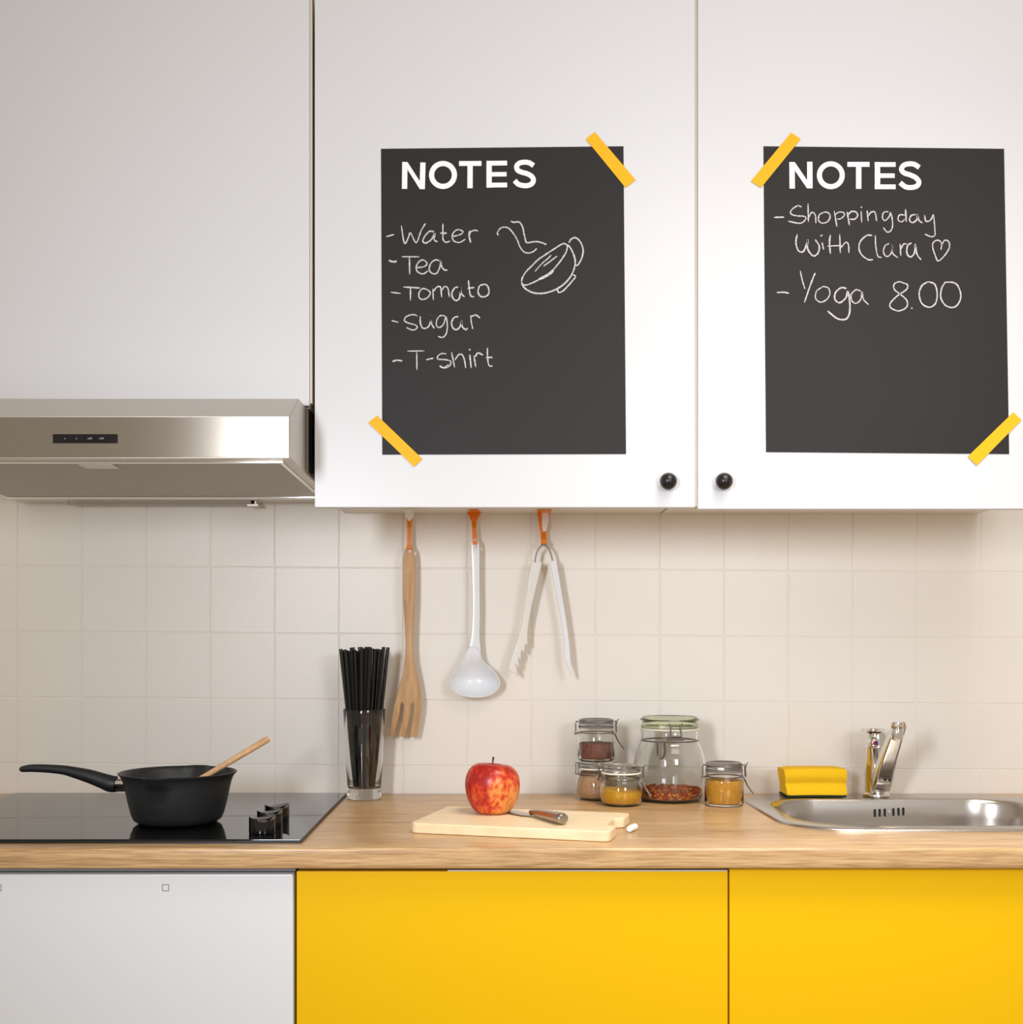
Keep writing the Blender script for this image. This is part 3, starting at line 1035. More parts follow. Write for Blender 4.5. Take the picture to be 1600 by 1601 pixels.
bmesh.ops.remove_doubles(bm, verts=bm.verts, dist=1e-5)
obj('fruit', bm, M['apple'], apple)
bm = tube(bmesh.new(), [AC + Vector((0, 0, 0.064)), AC + Vector((0.0005, 0, 0.078)), AC + Vector((0.0018, -0.001, 0.0885))], [0.0011, 0.0011, 0.0018], 8, smooth=4)
obj('stem', bm, M['stem'], apple)

# ================================================================ KNIFE
k0 = Vector((0.108, 1.700, WT + BT + 0.0095))
k1 = Vector((0.068, 1.782, WT + BT + 0.0070))
kd = (k1 - k0).normalized()
knife = empty('paring_knife', Vector((k1.x, k1.y, WT + BT + 0.0003)), 'small steel knife lying on the cutting board, its blade tucked behind the apple', 'knife')
bm = tube(bmesh.new(), [k0 - kd * 0.004, k0, k0 + kd * 0.012, k0.lerp(k1, 0.5), k0.lerp(k1, 0.85), k1 + kd * 0.006],
          [0.0060, 0.0085, 0.0086, 0.0078, 0.0058, 0.0038], 20, smooth=4, flat=1.15)
for v in bm.verts:
    if v.co.z < WT + BT + 0.0005:
        v.co.z = WT + BT + 0.0005
obj('handle', bm, mat('satin_steel', (176, 166, 156), 0.25, metal=1.0), knife, label='rounded steel handle')
sd = Vector((kd.y, -kd.x, 0)).normalized()
if sd.x < 0:
    sd = -sd
bd_ = Vector((-0.62, 0.78, 0)).normalized()
b0 = Vector((k1.x, k1.y, WT + BT + 0.003))
sd = Vector((bd_.y, -bd_.x, 0))
pts = [b0 - bd_ * 0.006 + sd * 0.005, b0 - bd_ * 0.008 - sd * 0.005, b0 + bd_ * 0.010 - sd * 0.0145, b0 + bd_ * 0.040 - sd * 0.0140, b0 + bd_ * 0.062 - sd * 0.006, b0 + bd_ * 0.075 + sd * 0.004, b0 + bd_ * 0.040 + sd * 0.0062]
bm = bmesh.new()
vt = [bm.verts.new(p + Vector((0, 0, 0.0007 - 0.002 * i * 0))) for i, p in enumerate(pts)]
vb_ = [bm.verts.new(p - Vector((0, 0, 0.0007))) for p in pts]
bm.faces.new(vt)
bm.faces.new(vb_)
for i in range(len(pts)):
    j = (i + 1) % len(pts)
    bm.faces.new((vt[i], vt[j], vb_[j], vb_[i]))
obj('blade', bm, mat('blade_steel', (190, 186, 182), 0.22, metal=1.0), knife, smooth=False, label='flat steel blade')

# chalk stub
c0 = W(0.2105, 1.728, 0.0053)
c1 = W(0.2225, 1.752, 0.0053)
bm = tube(bmesh.new(), [c0, c0.lerp(c1, 0.06), c0.lerp(c1, 0.94), c1], [0.0040, 0.0049, 0.0049, 0.0042], 20)
tag(obj('chalk', bm, M['chalk_stick']), 'short white stub of chalk on the worktop beside the cutting board', 'chalk')

# ================================================================ GLASS OF STRAWS
GC = W(-0.229, 2.112, 0.0003)
g = obj('drinking_glass', lathe(bmesh.new(), [(0, 0), (0.028, 0), (0.0305, 0.0012), (0.0318, 0.004), (0.0318, 0.010), (0.0310, 0.016), (0.0312, 0.021), (0.0340, 0.07), (0.0370, 0.13), (0.0388, 0.163), (0.0385, 0.1642), (0.0378, 0.163),
                                              (0.0358, 0.13), (0.0324, 0.07), (0.0292, 0.024), (0.027, 0.0205), (0.02, 0.0190), (0, 0.0188)], GC, 64), M['glass'])
tag(g, 'tall clear drinking glass holding black straws, standing beside the hob', 'glass')
spots = []
straws = []
sp_ = 0.0067
for i in range(-4, 5):
    for j in range(-4, 5):
        x = (i + 0.5 * (j % 2)) * sp_
        y = j * sp_ * 0.866
        if x * x + y * y <= (2.7 * sp_) ** 2:
            spots.append((x, y))
for i, (x, y) in enumerate(spots):
    tw = 0.16
    s = 2.55
    tx = (x * math.cos(tw) - y * math.sin(tw)) * s + rnd.uniform(-0.0018, 0.0018)
    ty = (x * math.sin(tw) + y * math.cos(tw)) * s * 0.8 + rnd.uniform(-0.0018, 0.0018)
    z1 = 0.275 + rnd.uniform(-0.006, 0.0035)
    p0 = GC + Vector((x, y, 0.0203))
    p1 = GC + Vector((tx, ty, z1))
    ax_ = (p1 - p0).normalized()
    bm = tube(bmesh.new(), [p0 + ax_ * 0.0008, p1, ], 0.0033, 14, caps=False)
    bm2 = tube(bm, [p0 + ax_ * 0.0008, p1], 0.0029, 14, caps=False)
    bm.verts.ensure_lookup_table()
    for a0 in (0, 14):
        for k in range(14):
            j = (k + 1) % 14
            bm.faces.new((bm.verts[a0 + k], bm.verts[a0 + j], bm.verts[28 + a0 + j], bm.verts[28 + a0 + k]))
    st = tag(obj('straw', bm, M['straw']), 'black drinking straw within the bundle standing in the glass', 'straw', 'black straws in the drinking glass')
    straws.append((tx, st))
straws.sort(key=lambda t: t[0])
straws[0][1]['label'] = 'leftmost black straw of the bundle in the glass, leaning over the hob side'
straws[-1][1]['label'] = 'rightmost black straw of the bundle in the glass, leaning towards the wooden fork'


# ================================================================ JARS
def jar_wires(bm, c, rot, rn, zn, rl, zt, lever=True, hinge=True, latch=True, wr=0.0009):
    R = Matrix.Rotation(rot, 3, 'Z')

    def q(x, y, z):
        return c + R @ Vector((x, y, z))
    n = 40
    ring = [q((rn + wr) * math.cos(2 * math.pi * i / n), (rn + wr) * math.sin(2 * math.pi * i / n), zn) for i in range(n + 1)]
    tube(bm, ring, wr, 8, caps=False)
    ring = [q((rl + wr) * math.cos(2 * math.pi * i / n), (rl + wr) * math.sin(2 * math.pi * i / n), zt - 0.005) for i in range(n + 1)]
    tube(bm, ring, wr, 8, caps=False)
    if hinge:
        for s in (-1, 1):
            tube(bm, [q(-rl - wr, 0.007 * s, zt - 0.005), q(-rn - 0.007, 0.006 * s, zt - 0.006), q(-rn - 0.0070, 0.006 * s, zn + 0.004), q(-rn - 0.0085, 0.006 * s, zn - 0.003), q(-rn - 0.001, 0.006 * s, zn)], wr, 8, smooth=4)
        tube(bm, [q(-rn - 0.0085, -0.006, zn - 0.003), q(-rn - 0.0085, 0.006, zn - 0.003)], wr * 1.3, 8)
    if latch:
        for s in (-1, 1):
            tube(bm, [q(rl + wr, 0.006 * s, zt - 0.005), q(rl + 0.006, 0.006 * s, zt - 0.004), q(rn + 0.0060, 0.006 * s, zt - 0.010), q(rn + 0.0068, 0.006 * s, zn + 0.001)], wr, 8, smooth=3)
        tube(bm, [q(rn + 0.001, -0.006, zn), q(rn + 0.0068, -0.006, zn + 0.001), q(rn + 0.0068, 0.006, zn + 0.001), q(rn + 0.001, 0.006, zn)], wr * 1.3, 8)
    if lever:
        for s in (-1, 1):
            tube(bm, [q(rn + 0.001, 0.0075 * s, zn), q(rn + 0.005, 0.0075 * s, zn - 0.005), q(rn + 0.0100, 0.006 * s, zn - 0.016), q(rn + 0.0200, 0.004 * s, zn - 0.030)], wr, 8, smooth=4)
        tube(bm, [q(rn + 0.0200, -0.004, zn - 0.030), q(rn + 0.0200, 0.004, zn - 0.030)], wr, 8)
        tube(bm, [q(rn + 0.0068, -0.008, zn + 0.001), q(rn + 0.0068, 0.008, zn + 0.001)], wr * 1.6, 10)
        tube(bm, [q(rl + 0.006, 0, zt - 0.004), q(rl + 0.010, 0, zt)], wr, 8)
    return bm


def jar(x, d, z, outer, zn, rg, lid_prof, contents, cmat, label, lidmat, gmat, rot=0.0, wall=0.0018, floor_t=0.0035, tilt=0.0, rough=0.0, lid_label=None, **kw):
    c = W(x, d, z)
    e = empty('clip_top_jar', c, label, 'jar')
    inner_ = [(r - wall, zz_) for r, zz_ in outer if zz_ >= floor_t + 0.002 and r > 0][::-1]
    rb = inner_[-1][0]
    prof = outer + inner_ + [(rb - 0.003, floor_t + 0.0006), (0, floor_t)]
    obj('jar_body', lathe(bmesh.new(), prof, c, 64), M['glass'], e)
    zr = outer[-1][1]
    obj('gasket', lathe(bmesh.new(), [(rg - 0.006, zr + 0.0002), (rg, zr + 0.0002), (rg + 0.0007, zr + 0.0014), (rg, zr + 0.0027), (rg - 0.006, zr + 0.0027)], c, 64, closed=True), gmat, e, label='rubber sealing ring')
    zb = zr + 0.0029
    obj('lid', lathe(bmesh.new(), [(r, zb + q) for r, q in lid_prof], c, 64), lidmat, e, label=lid_label or 'glass lid')
    zt = zb + max(q for _, q in lid_prof)
    rl = max(r for r, _ in lid_prof)
    rn = min(r for r, q in outer if q > zr - 0.012)
    obj('wire_clip', jar_wires(bmesh.new(), c, rot, rn, zn, rl, zt, **kw), M['wire'], e, label='bent steel wire clip')
    # contents follow the inner wall
    top = contents
    cp = [(0, floor_t + 0.0012), (rb - 0.004, floor_t + 0.0012)]
    prev = (rb - 0.001, floor_t + 0.0016)
    for r, q in inner_[::-1]:
        if q < floor_t + 0.003:
            continue
        if q >= top:
            if prev:
                t = (top - prev[1]) / max(1e-6, q - prev[1])
                cp.append((prev[0] + (r - prev[0]) * t - 0.0006, top))
            break
        cp.append((r - 0.0006, q))
        prev = (r, q)
    rt = cp[-1][0]
    cp += [(rt * f, top + 0.0006) for f in (0.92, 0.75, 0.55, 0.35, 0.15)] + [(0, top + 0.0006)]
    bm = lathe(bmesh.new(), cp, c, 64)
    for v in bm.verts:
        q = v.co - c
        if q.z > top - 0.0035:
            rr = math.hypot(q.x, q.y) / rt
            dz = noise.noise(q * 90) * 0.0022 * rough + noise.noise(q * 420) * 0.0016 * rough + tilt * q.x
            v.co.z += dz * (1.0 if rr < 0.95 else 0.7)
    obj('contents', bm, cmat, e, kind='stuff')
    return e


straight = [(0, 0), (0.029, 0), (0.0325, 0.0012), (0.0338, 0.004), (0.0338, 0.012), (0.0338, 0.028), (0.0338, 0.043), (0.0325, 0.0475), (0.0305, 0.050), (0.0303, 0.052), (0.0322, 0.0550), (0.0325, 0.0590), (0.0315, 0.0600)]
bulge = [(0, 0), (0.026, 0), (0.0305, 0.0015), (0.0350, 0.007), (0.0382, 0.016), (0.0386, 0.024), (0.0372, 0.034), (0.0345, 0.042), (0.0325, 0.0465), (0.0322, 0.0485), (0.0335, 0.0505), (0.0335, 0.0545), (0.0328, 0.0555)]
lid_s = [(0, 0), (0.0300, 0), (0.0315, 0.001), (0.0318, 0.004), (0.0300, 0.0058), (0.0300, 0.0085), (0.0310, 0.0100), (0.0308, 0.0120), (0.0285, 0.0125), (0.0265, 0.0108), (0, 0.0100)]
lid_b = [(0, 0), (0.0310, 0), (0.0328, 0.001), (0.0328, 0.0035), (0.0305, 0.0050), (0.0308, 0.0095), (0.0300, 0.0118), (0.0270, 0.0126), (0.0240, 0.0115), (0, 0.0108)]
z_lid_b = 0.0555 + 0.0029 + 0.0126
# stacked pair
jar(0.196, 2.103, 0.0003, bulge, 0.0465, 0.0350, lid_b, 0.049, M['cinnamon'], 'round bellied jar of pale brown powder at the bottom of the stacked pair', M['glass'], M['gasket'], rot=math.radians(200), lever=False)
jar(0.1955, 2.103, 0.0003 + z_lid_b + 0.0003, straight, 0.0508, 0.0320, lid_s, 0.0310, M['cocoa'], 'straight jar with grey lid and brown powder on top of the other jar', M['glass_grey'], M['gasket_grey'], rot=0.0, rough=0.8, lid_label='dark grey glass lid')
# small bellied jar in front
jar(0.2325, 2.026, 0.0003, bulge, 0.0465, 0.0350, lid_b, 0.0265, M['curry'], 'small bellied jar of yellow powder standing in front between cutting board and big jar', M['glass'], M['gasket'], rot=math.radians(-12), tilt=-0.12, rough=0.6)
# straight jar right
jar(0.4135, 2.025, 0.0003, straight, 0.0508, 0.0320, lid_s, 0.0440, M['turmeric'], 'straight jar with grey lid and ochre powder standing between big jar and sink', M['glass_grey'], M['gasket_grey'], rot=math.radians(-6), rough=0.8, lid_label='dark grey glass lid')
# big jar
big = [(0, 0), (0.048, 0), (0.0535, 0.0018), (0.0580, 0.008), (0.0620, 0.022), (0.0648, 0.045), (0.0650, 0.062), (0.0628, 0.080), (0.0580, 0.095), (0.0535, 0.104), (0.0508, 0.108), (0.0502, 0.1105), (0.0512, 0.1130), (0.0515, 0.1270), (0.0505, 0.1285)]
lid_big = [(0, 0), (0.0500, 0), (0.0512, 0.001), (0.0512, 0.005), (0.0490, 0.0075), (0.0492, 0.0110), (0.0502, 0.0140), (0.0500, 0.0190), (0.0480, 0.0205), (0.0440, 0.0190), (0, 0.0180)]
bj = jar(0.3275, 2.088, 0.0003, big, 0.1092, 0.0532, lid_big, 0.0215, M['chili'], 'large clear jar with a green lid and red chilli flakes behind the small jars', M['glass_green'], M['gasket'], rot=math.radians(-80), wall=0.003, floor_t=0.005, rough=2.2, lid_label='pale green glass lid', lever=False, hinge=False, latch=False, wr=0.0011)
cb = W(0.3275, 2.088, 0.0003)
bm = bmesh.new()


def q4(px, py, dd):
    return P(px, py, dd)


dj = 2.088 - 0.0535
tube(bm, [q4(1046, 1132, dj), q4(1049, 1134, dj - 0.001), q4(1049, 1154, dj - 0.003), q4(1045, 1157, dj - 0.003)], 0.0013, 8)
tube(bm, [q4(1067, 1132, dj), q4(1064, 1134, dj - 0.001), q4(1066, 1154, dj - 0.003), q4(1068, 1157, dj - 0.003)], 0.0013, 8)
tube(bm, [q4(1043, 1156, dj - 0.003), q4(1070, 1156, dj - 0.003)], 0.0022, 10)
tube(bm, [q4(1046, 1152, dj - 0.004), q4(1067, 1152, dj - 0.004)], 0.0013, 8)
tube(bm, [q4(1025, 1160, dj - 0.001), q4(1040, 1160, dj - 0.001)], 0.0014, 8)
tube(bm, [q4(1028, 1160, dj), q4(1028.5, 1170, dj - 0.003), q4(1029, 1180, dj - 0.008), q4(1033, 1186, dj - 0.010), q4(1038, 1183, dj - 0.009), q4(1040, 1175, dj - 0.006), q4(1039, 1160, dj)], 0.0014, 8, smooth=4)
obj('latch', bm, M['wire_dark'], bj, label='dark steel wire latch facing the front')

# ================================================================ SINK
sx0, sx1, sy0, sy1 = sink_out
sink = empty('sink', W(0.72, 1.95, 0), 'inset stainless steel sink with rounded corners in the worktop at the right', 'sink')


def loop(bm, x0, x1, y0, y1, r, z, n=10):
    return [bm.verts.new((a, b, WT + z)) for a, b in rrect(x0, x1, y0, y1, r, n)]


bm = bmesh.new()
ix0, ix1, iy0, iy1 = 0.490, 0.952, 1.769, 2.078
lps = [loop(bm, sx0, sx1, sy0, sy1, 0.105, 0.0002), loop(bm, sx0 + .0012, sx1 - .0012, sy0 + .0012, sy1 - .0012, 0.104, 0.0028), loop(bm, sx0 + .005, sx1 - .005, sy0 + .005, sy1 - .005, 0.101, 0.0042),
       loop(bm, ix0 - .012, ix1 + .012, iy0 - .012, iy1 + .006, 0.100, 0.0034), loop(bm, ix0 - .004, ix1 + .004, iy0 - .004, iy1 + .0025, 0.097, 0.0046), loop(bm, ix0, ix1, iy0, iy1, 0.095, 0.0026), loop(bm, ix0 + .003, ix1 - .003, iy0 + .003, iy1 - .002, 0.093, -0.004),
       loop(bm, ix0 + .007, ix1 - .007, iy0 + .007, iy1 - .004, 0.090, -0.03), loop(bm, ix0 + .012, ix1 - .012, iy0 + .012, iy1 - .007, 0.088, -0.11),
       loop(bm, ix0 + .020, ix1 - .020, iy0 + .020, iy1 - .014, 0.082, -0.14), loop(bm, ix0 + .045, ix1 - .045, iy0 + .045, iy1 - .040, 0.06, -0.155)]
for a, b in zip(lps, lps[1:]):
    n = len(a)
    for i in range(n):
        j = (i + 1) % n
        bm.faces.new((a[i], a[j], b[j], b[i]))
bm.faces.new(lps[-1])
sb = obj('basin', bm, M['sink'], sink)
sb.data.set_sharp_from_angle(angle=math.radians(70))
dd = 2.0735
for px_ in (1368.5, 1376, 1384, 1397.5, 1405.5, 1413):
    c = P(px_, 1270, dd)
    off = (1391 - px_) * 0.06 * 0.0011
    me = outline('overflow_slot', [rrect(c.x - 0.0014, c.x + 0.0014, c.z - 0.0070 - off, c.z + 0.0070 - off, 0.00135, 4)], 0.003)
    obj('overflow_slot', facing(me, dd), M['dark'], sink, smooth=False)
c = P(1390.5, 1269.5, dd)
bm = lathe(bmesh.new(), [(0.0018, 0), (0.0018, 0.002), (0.0010, 0.0026), (0, 0.0020)], Vector(), 16)
bm.transform(Matrix.Translation(c) @ Matrix.Rotation(math.pi / 2, 4, 'X'))
obj('overflow_screw', bm, M['steel_dull'], sink)

# ================================================================ FAUCET
FC = W(0.713, 2.121, 0.0040)
tap = empty('kitchen_tap', FC, 'chrome single lever tap with an angled spout behind the sink', 'tap')
bm = lathe(bmesh.new(), [(0, 0), (0.0240, 0), (0.0245, 0.0015), (0.0240, 0.0040), (0.0215, 0.0060), (0.0200, 0.0085), (0.0198, 0.05), (0.0200, 0.088), (0.0203, 0.0890), (0.0203, 0.0915), (0.0195, 0.0925), (0.0195, 0.112), (0.0180, 0.117), (0.0, 0.118)], FC, 48)
obj('tap_body', bm, M['chrome'], tap)
# spout: flat faced bar rising towards the viewer
sa = W(0.7155, 2.104, 0.022)
sb_ = W(0.7060, 1.978, 0.144)
bm = bmesh.new()
dirn = (sb_ - sa).normalized()
side = dirn.cross(Vector((0, 0, 1))).normalized()
upv = side.cross(dirn)
rings = []
for t, hw, ht in ((0, 0.0165, 0.010), (0.12, 0.0165, 0.013), (0.5, 0.0140, 0.012), (0.85, 0.0115, 0.0090), (1.0, 0.0100, 0.0075)):
    p = sa.lerp(sb_, t) + upv * (0.008 * math.sin(t * math.pi))
    rr = rrect(-hw, hw, -ht, ht, min(hw, ht) * 0.45, 4)
    rings.append([bm.verts.new(p + side * u + upv * v) for u, v in rr])
for a, b in zip(rings, rings[1:]):
    for i in range(len(a)):
        j = (i + 1) % len(a)
        bm.faces.new((a[i], a[j], b[j], b[i]))
bm.faces.new(rings[0])
bm.faces.new(rings[-1])
obj('spout', bm, M['chrome'], tap)
hc = P(1403, 1157, 1.968)
bm = lathe(bmesh.new(), [(0, 0), (0.0080, 0), (0.0098, 0.0008), (0.0102, 0.003), (0.0102, 0.0185), (0.0098, 0.0195), (0.0098, 0.0205), (0.0106, 0.0215), (0.0106, 0.0280), (0.0095, 0.0305), (0, 0.0315)], hc, 40)
obj('aerator', bm, M['chrome'], tap)
# lever: flat cap on the body reaching forward left
lv = FC + Vector((-0.006, 0, 0.1185))
me = outline('lever', [smoothclosed([(-0.021, -0.012), (-0.020, 0.008), (-0.010, 0.019), (0.008, 0.019), (0.019, 0.008), (0.018, -0.010), (0.006, -0.030), (-0.006, -0.050), (-0.018, -0.054), (-0.024, -0.040)], 4)], 0.0065, 0.002, 2)
me.transform(Matrix.Translation(lv + Vector((0, 0, 0.003))) @ Matrix.Rotation(math.radians(-4), 4, 'X'))
obj('lever', me, M['chrome'], tap)
bm = lathe(bmesh.new(), [(0, 0.012), (0.0055, 0.012), (0.0085, 0.0095), (0.0095, 0.006), (0.0095, -0.012)], Vector(), 32)
ic = P(1367, 1161, 2.121 - 0.0195)
bm.transform(Matrix.Translation(ic + Vector((0, 0.004, 0))) @ Matrix.Rotation(math.pi / 2, 4, 'X'))
cpn = obj('cartridge_cap', bm, M['chrome'], tap)
for s, nm, colr in ((-1, 'red_dot', (190, 24, 40)), (1, 'blue_dot', (30, 44, 150))):
    pts = [(0, 0.0042), ] + [(s * 0.0042 * math.sin(math.pi * i / 12), 0.0042 * math.cos(math.pi * i / 12)) for i in range(1, 12)] + [(0, -0.0042)]
    me = facing(outline(nm, [pts], 0.0008), 0)
    me.transform(Matrix.Translation(ic + Vector((0, -0.0084, 0))))
    obj('temperature_mark', me, mat(nm, colr, 0.3), cpn, smooth=False, label='red half' if s < 0 else 'blue half')

# ================================================================ SPONGE
sc = W(0.596, 2.122, 0.0042)
sponge = empty('sponge', sc, 'yellow kitchen sponge with finger groove standing at the back edge of the sink', 'sponge')
pf = [(-0.029, 0.004), (-0.030, 0.0075), (-0.0275, 0.0165), (-0.0245, 0.0215), (-0.0235, 0.0245), (-0.0250, 0.0285), (-0.0290, 0.0335), (-0.030, 0.040), (-0.029, 0.0475), (-0.026, 0.0515), (-0.018, 0.0525), (0.018, 0.0525), (0.026, 0.0515), (0.029, 0.047), (0.029, 0.034), (0.0245, 0.028), (0.0235, 0.0245), (0.0245, 0.021), (0.028, 0.0165), (0.029, 0.008), (0.028, 0.004)]
bm = bmesh.new()
nx = 10
rings = []
for i in range(nx + 1):
    t = i / nx
    x = -0.0555 + 0.111 * t
    k = 1 - 0.10 * (1 if i in (0, nx) else 0)
    rings.append([bm.verts.new(sc + Vector((x + (0.003 * (z_ - 0.026) / 0.026 * (-1 if i == 0 else 0)), y_ * k, 0.004 + (z_ - 0.004) * (1 - 0.03 * (1 if i in (0, nx) else 0)) + 0.0008 * math.sin(t * 3.0)))) for y_, z_ in pf])
for a, b in zip(rings, rings[1:]):
    for i in range(len(a)):
        j = (i + 1) % len(a)
        bm.faces.new((a[i], a[j], b[j], b[i]))
bm.faces.new(rings[0])
bm.faces.new(rings[-1])
obj('foam', bm, M['sponge'], sponge, label='yellow foam')
bm = boxm(0.596 - 0.0545, 0.596 + 0.0545, 2.122 - 0.0285, 2.122 + 0.0275, 0.0046, 0.0086, bev=0.001)
obj('scouring_pad', bm, M['scour'], sponge, label='dark green scouring layer')


# ================================================================ HOOKS AND UTENSILS
Z3 = conv(500, 780, 3.2025)
UH = 2.150       # distance of the hanging utensils


def hook(px, kind, label):
    zu = 0.532 - 0.0003       # cabinet underside
    fold = 2.166
    e = empty('adhesive_hook', Vector((P(px, 800, fold).x, fold, WT + zu)), label, 'hook', 'orange hooks under the wall cabinet')
    x = P(px, 800, fold).x
    u = fold / F
    if kind == 0:
        tabw, w0, w1 = 8, 8, 3.6
    elif kind == 1:
        tabw, w0, w1 = 6, 11, 3.6
    else:
        tabw, w0, w1 = 11, 10, 4.6
    # tab stuck to the underside
    bm = bmesh.new()
    y0 = 2.118
    pts = [(x - tabw * u, y0), (x + tabw * u, y0), (x + w0 * u, fold), (x - w0 * u, fold)]
    a = [bm.verts.new((p[0], p[1], WT + zu)) for p in pts]
    b = [bm.verts.new((p[0], p[1], WT + zu - 0.0014)) for p in pts]
    bm.faces.new(a)
    bm.faces.new(b)
    for i in range(4):
        j = (i + 1) % 4
        bm.faces.new((a[i], a[j], b[j], b[i]))
    obj('adhesive_tab', bm, M['print'] if kind == 0 else M['orange'], e, smooth=False)  # white on the first hook: a washed-out highlight put into the colour
    # hanging tongue: narrowing strap which curls forward into a hook
    zb_ = {0: 858, 1: 851, 2: 851}[kind]
    zend = P(px, zb_, UH).z
    ztop = WT + zu
    ymid = UH + 0.004
    mid = 0.018
    if kind == 2:
        mid = 0.040
    path = [(0, fold, ztop, w0), (0, fold - 0.001, ztop - mid, w1), (0.000, ymid + 0.004, ztop - mid - 0.012, w1 * 0.9), (0.001 if kind == 1 else 0, ymid + 0.003, zend + 0.004, w1 * 1.0), (0.001 if kind == 1 else 0, ymid - 0.002, zend - 0.001, w1), (0.001 if kind == 1 else 0, UH - 0.0055, zend + 0.0005, w1), (0.001 if kind == 1 else 0, UH - 0.0065, zend + 0.007, w1 * 0.9)]
    bm = bmesh.new()
    prev = None
    th = 0.0009
    for i, (ox, y, z, wd) in enumerate(path):
        nx_ = path[min(i + 1, len(path) - 1)]
        pv = path[max(i - 1, 0)]
        t = Vector((0, nx_[1] - pv[1], nx_[2] - pv[2])).normalized()
        nrm = Vector((0, t.z, -t.y)) * th
        hw = wd * u
        cpt = Vector((x + ox * 1.5, y, z))
        ring = [bm.verts.new(cpt + Vector((-hw, 0, 0)) + nrm), bm.verts.new(cpt + Vector((hw, 0, 0)) + nrm), bm.verts.new(cpt + Vector((hw, 0, 0)) - nrm), bm.verts.new(cpt + Vector((-hw, 0, 0)) - nrm)]
        if prev:
            for k in range(4):
                j = (k + 1) % 4
                bm.faces.new((prev[k], prev[j], ring[j], ring[k]))
        else:
            bm.faces.new(ring)
        prev = ring
    bm.faces.new(prev)
    obj('strap', bm, M['orange'], e, smooth=False)
    if kind != 1:  # white patch painted as the highlight on the hook front
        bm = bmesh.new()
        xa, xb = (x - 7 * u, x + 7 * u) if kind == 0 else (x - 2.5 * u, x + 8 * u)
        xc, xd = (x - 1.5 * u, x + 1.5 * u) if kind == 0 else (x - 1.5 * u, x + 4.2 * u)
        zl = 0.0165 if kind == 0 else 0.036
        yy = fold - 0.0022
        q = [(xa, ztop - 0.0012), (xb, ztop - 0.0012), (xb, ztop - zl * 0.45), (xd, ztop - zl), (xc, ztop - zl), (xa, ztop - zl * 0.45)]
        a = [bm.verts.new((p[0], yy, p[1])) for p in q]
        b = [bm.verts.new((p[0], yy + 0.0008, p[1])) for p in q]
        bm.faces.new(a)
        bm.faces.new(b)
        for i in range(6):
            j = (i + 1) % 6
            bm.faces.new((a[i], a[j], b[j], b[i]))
        obj('painted_highlight', bm, M['print'], e, smooth=False, label='white highlight painted on the front of the hook')
    return e


hook(640.5, 0, 'orange folded hook under the cabinet that holds the wooden fork')
hook(741.5, 1, 'orange folded hook under the cabinet that holds the white ladle')
hook(850, 2, 'orange folded hook under the cabinet that holds the white tongs')

# wooden fork
fk = [(424, 262), (432, 245), (448, 238), (464, 245), (472, 262), (477, 300), (478, 400), (476, 520), (470, 640), (467, 740), (472, 810), (488, 880), (500, 940), (509, 1000), (507, 1060), (500, 1110), (484, 1194),
      (447, 1194), (457, 1150), (466, 1100), (471, 1060), (473, 1030), (466, 1018), (458, 1028), (455, 1080), (443, 1130), (426, 1192),
      (392, 1190), (403, 1145), (415, 1095), (420, 1060), (421, 1030), (413, 1018), (405, 1028), (400, 1075), (384, 1135), (372, 1189),
      (347, 1188), (354, 1145), (362, 1090), (376, 1020), (395, 955), (414, 885), (427, 810), (431, 730), (426, 620), (419, 520), (416, 400), (418, 300)]
hole = [(450 + 6 * math.cos(i * math.pi / 6), 262 + 8 * math.sin(i * math.pi / 6)) for i in range(12)]
me = outline('wooden_fork', [pxy([Z3(p) for p in fk], UH), pxy([Z3(p) for p in hole], UH)], 0.0052, 0.0013, 2)
me = facing(me, UH)
bm = bmesh.new()
bm.from_mesh(me)
bmesh.ops.triangulate(bm, faces=[f for f in bm.faces if len(f.verts) > 4])
ztop = P(0, 860, UH).z
for v in bm.verts:
    t = (ztop - v.co.z)
    v.co.y += 0.010 * max(0, min(1, (t - 0.2) / 0.15)) - 0.004 * max(0, min(1, t / 0.2))
bm.to_mesh(me)
bm.free()
tag(obj('wooden_fork', me, M['fork_wood']), 'long wooden three-pronged fork hanging from the left hook', 'kitchen utensil')

# ladle
lad = empty('ladle', P(775, 1085, UH), 'white plastic ladle hanging from the middle hook', 'ladle')
lh = [(758, 212), (778, 200), (795, 212), (801, 250), (801, 400), (803, 560), (801, 690), (806, 775), (770, 790), (742, 775), (757, 690), (764, 560), (762, 400), (757, 250)]
hl = [(783 + 5 * math.cos(i * math.pi / 6), 240 + 7 * math.sin(i * math.pi / 6)) for i in range(12)]
me = facing(outline('handle', [pxy([Z3(p) for p in smoothclosed(lh, 3)], UH), pxy([Z3(p) for p in hl], UH)], 0.0055, 0.0020, 3), UH + 0.0006)
obj('handle', me, M['white_plastic'], lad)
lb = smoothclosed([(770, 738), (745, 752), (722, 800), (682, 858), (657, 905), (661, 945), (700, 978), (775, 993), (850, 982), (895, 945), (898, 905), (862, 855), (815, 812), (797, 758)], 4)
cen = (778, 905)
bm = bmesh.new()
rings = []
nr = 9
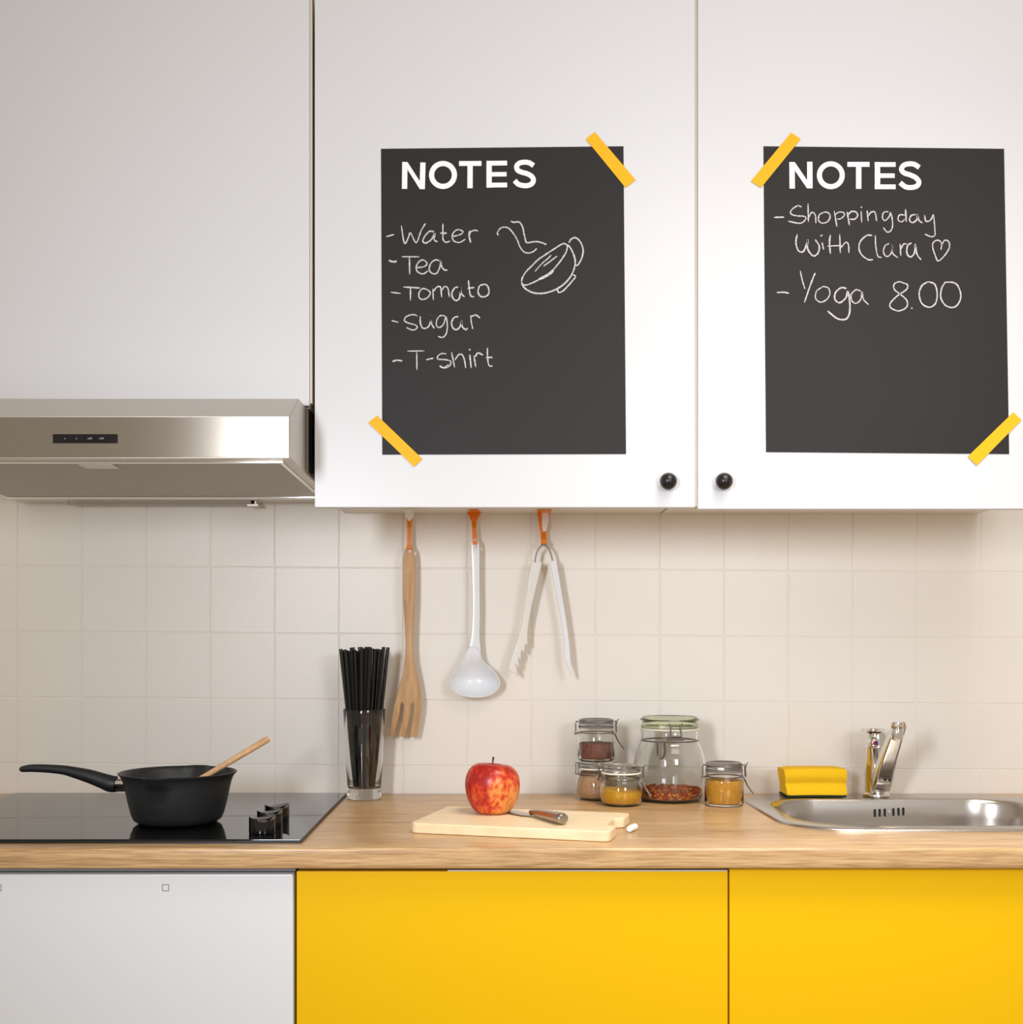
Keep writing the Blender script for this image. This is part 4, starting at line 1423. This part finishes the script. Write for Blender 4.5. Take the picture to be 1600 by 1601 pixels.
for side_ in (0, 1):
    for k in range(nr + 1):
        f = 1 - k / (nr + 0.01) if side_ == 0 else (k + 0.01) / (nr + 0.01)
        f = min(1, f)
        off = 0.0016 if side_ == 1 else 0.0
        ring = []
        for p in lb:
            q = (cen[0] + (p[0] - cen[0]) * f, cen[1] + (p[1] - cen[1]) * f)
            w_ = P(*Z3(q), UH)
            dep = 0.029 * (1 - f ** 2.4)
            # shallower towards the handle
            up_ = max(0, min(1, (q[1] - 785) / 110))
            ring.append(bm.verts.new(Vector((w_.x, UH - 0.0036 + dep * up_ + off, w_.z))))
        rings.append(ring)
for a, b in zip(rings, rings[1:]):
    for i in range(len(a)):
        j = (i + 1) % len(a)
        bm.faces.new((a[i], a[j], b[j], b[i]))
a, b = rings[-1], rings[0]
for i in range(len(a)):
    j = (i + 1) % len(a)
    bm.faces.new((a[i], a[j], b[j], b[i]))
tube(bm, [Vector((P(*Z3(p), UH).x, UH - 0.0042, P(*Z3(p), UH).z)) for p in lb + lb[:1]], 0.0011, 8, caps=False)
o = obj('bowl', bm, M['white_plastic'], lad, label='deep white bowl')

# tongs
tg = empty('tongs', P(850, 1050, UH), 'white plastic tongs with a steel spring hanging open from the right hook', 'tongs')
la_ = [(1064, 310), (1112, 316), (1108, 345), (1095, 400), (1070, 500), (1050, 600), (1042, 650), (1040, 690), (1040, 735), (1030, 728), (1022, 772), (1010, 758), (1006, 812), (996, 792), (998, 850), (984, 828), (992, 886),
       (972, 872), (956, 868), (944, 850), (950, 822), (968, 770), (990, 705), (1012, 630), (1022, 560), (1034, 480), (1048, 380)]
me = facing(outline('arm', [pxy([Z3(p) for p in la_], UH - 0.004)], 0.009, 0.0016, 2), UH - 0.004)
obj('arm', me, M['tong_plastic'], tg, label='left arm with toothed end')
ra_ = [(1152, 312), (1184, 308), (1200, 400), (1216, 500), (1232, 600), (1243, 680), (1252, 760), (1256, 820), (1264, 888), (1258, 888), (1246, 850), (1228, 800), (1222, 700), (1208, 600), (1190, 500), (1170, 400)]
me = facing(outline('arm', [pxy([Z3(p) for p in ra_], UH - 0.004)], 0.012, 0.0012, 2), UH - 0.004)
obj('arm', me, M['white_plastic'], tg, label='right arm')
arch = catmull([(1078, 318), (1082, 290), (1092, 258), (1106, 240), (1122, 233), (1138, 240), (1152, 258), (1162, 290), (1168, 318)], 4)
bm = bmesh.new()
prev = None
for i, p in enumerate(arch):
    t = (arch[min(i + 1, len(arch) - 1)] - arch[max(i - 1, 0)]).normalized()
    nn = Vector((-t.y, t.x)) * 4.0
    ring = []
    for s1, yy in ((1, -0.0045), (-1, -0.0045), (-1, 0.0045), (1, 0.0045)):
        w_ = P(*Z3(p + nn * s1), UH - 0.004)
        ring.append(bm.verts.new(Vector((w_.x, w_.y + yy, w_.z))))
    if prev:
        for k in range(4):
            j = (k + 1) % 4
            bm.faces.new((prev[k], prev[j], ring[j], ring[k]))
    else:
        bm.faces.new(ring)
    prev = ring
bm.faces.new(prev)
obj('spring', bm, M['wire'], tg, label='bent steel spring')
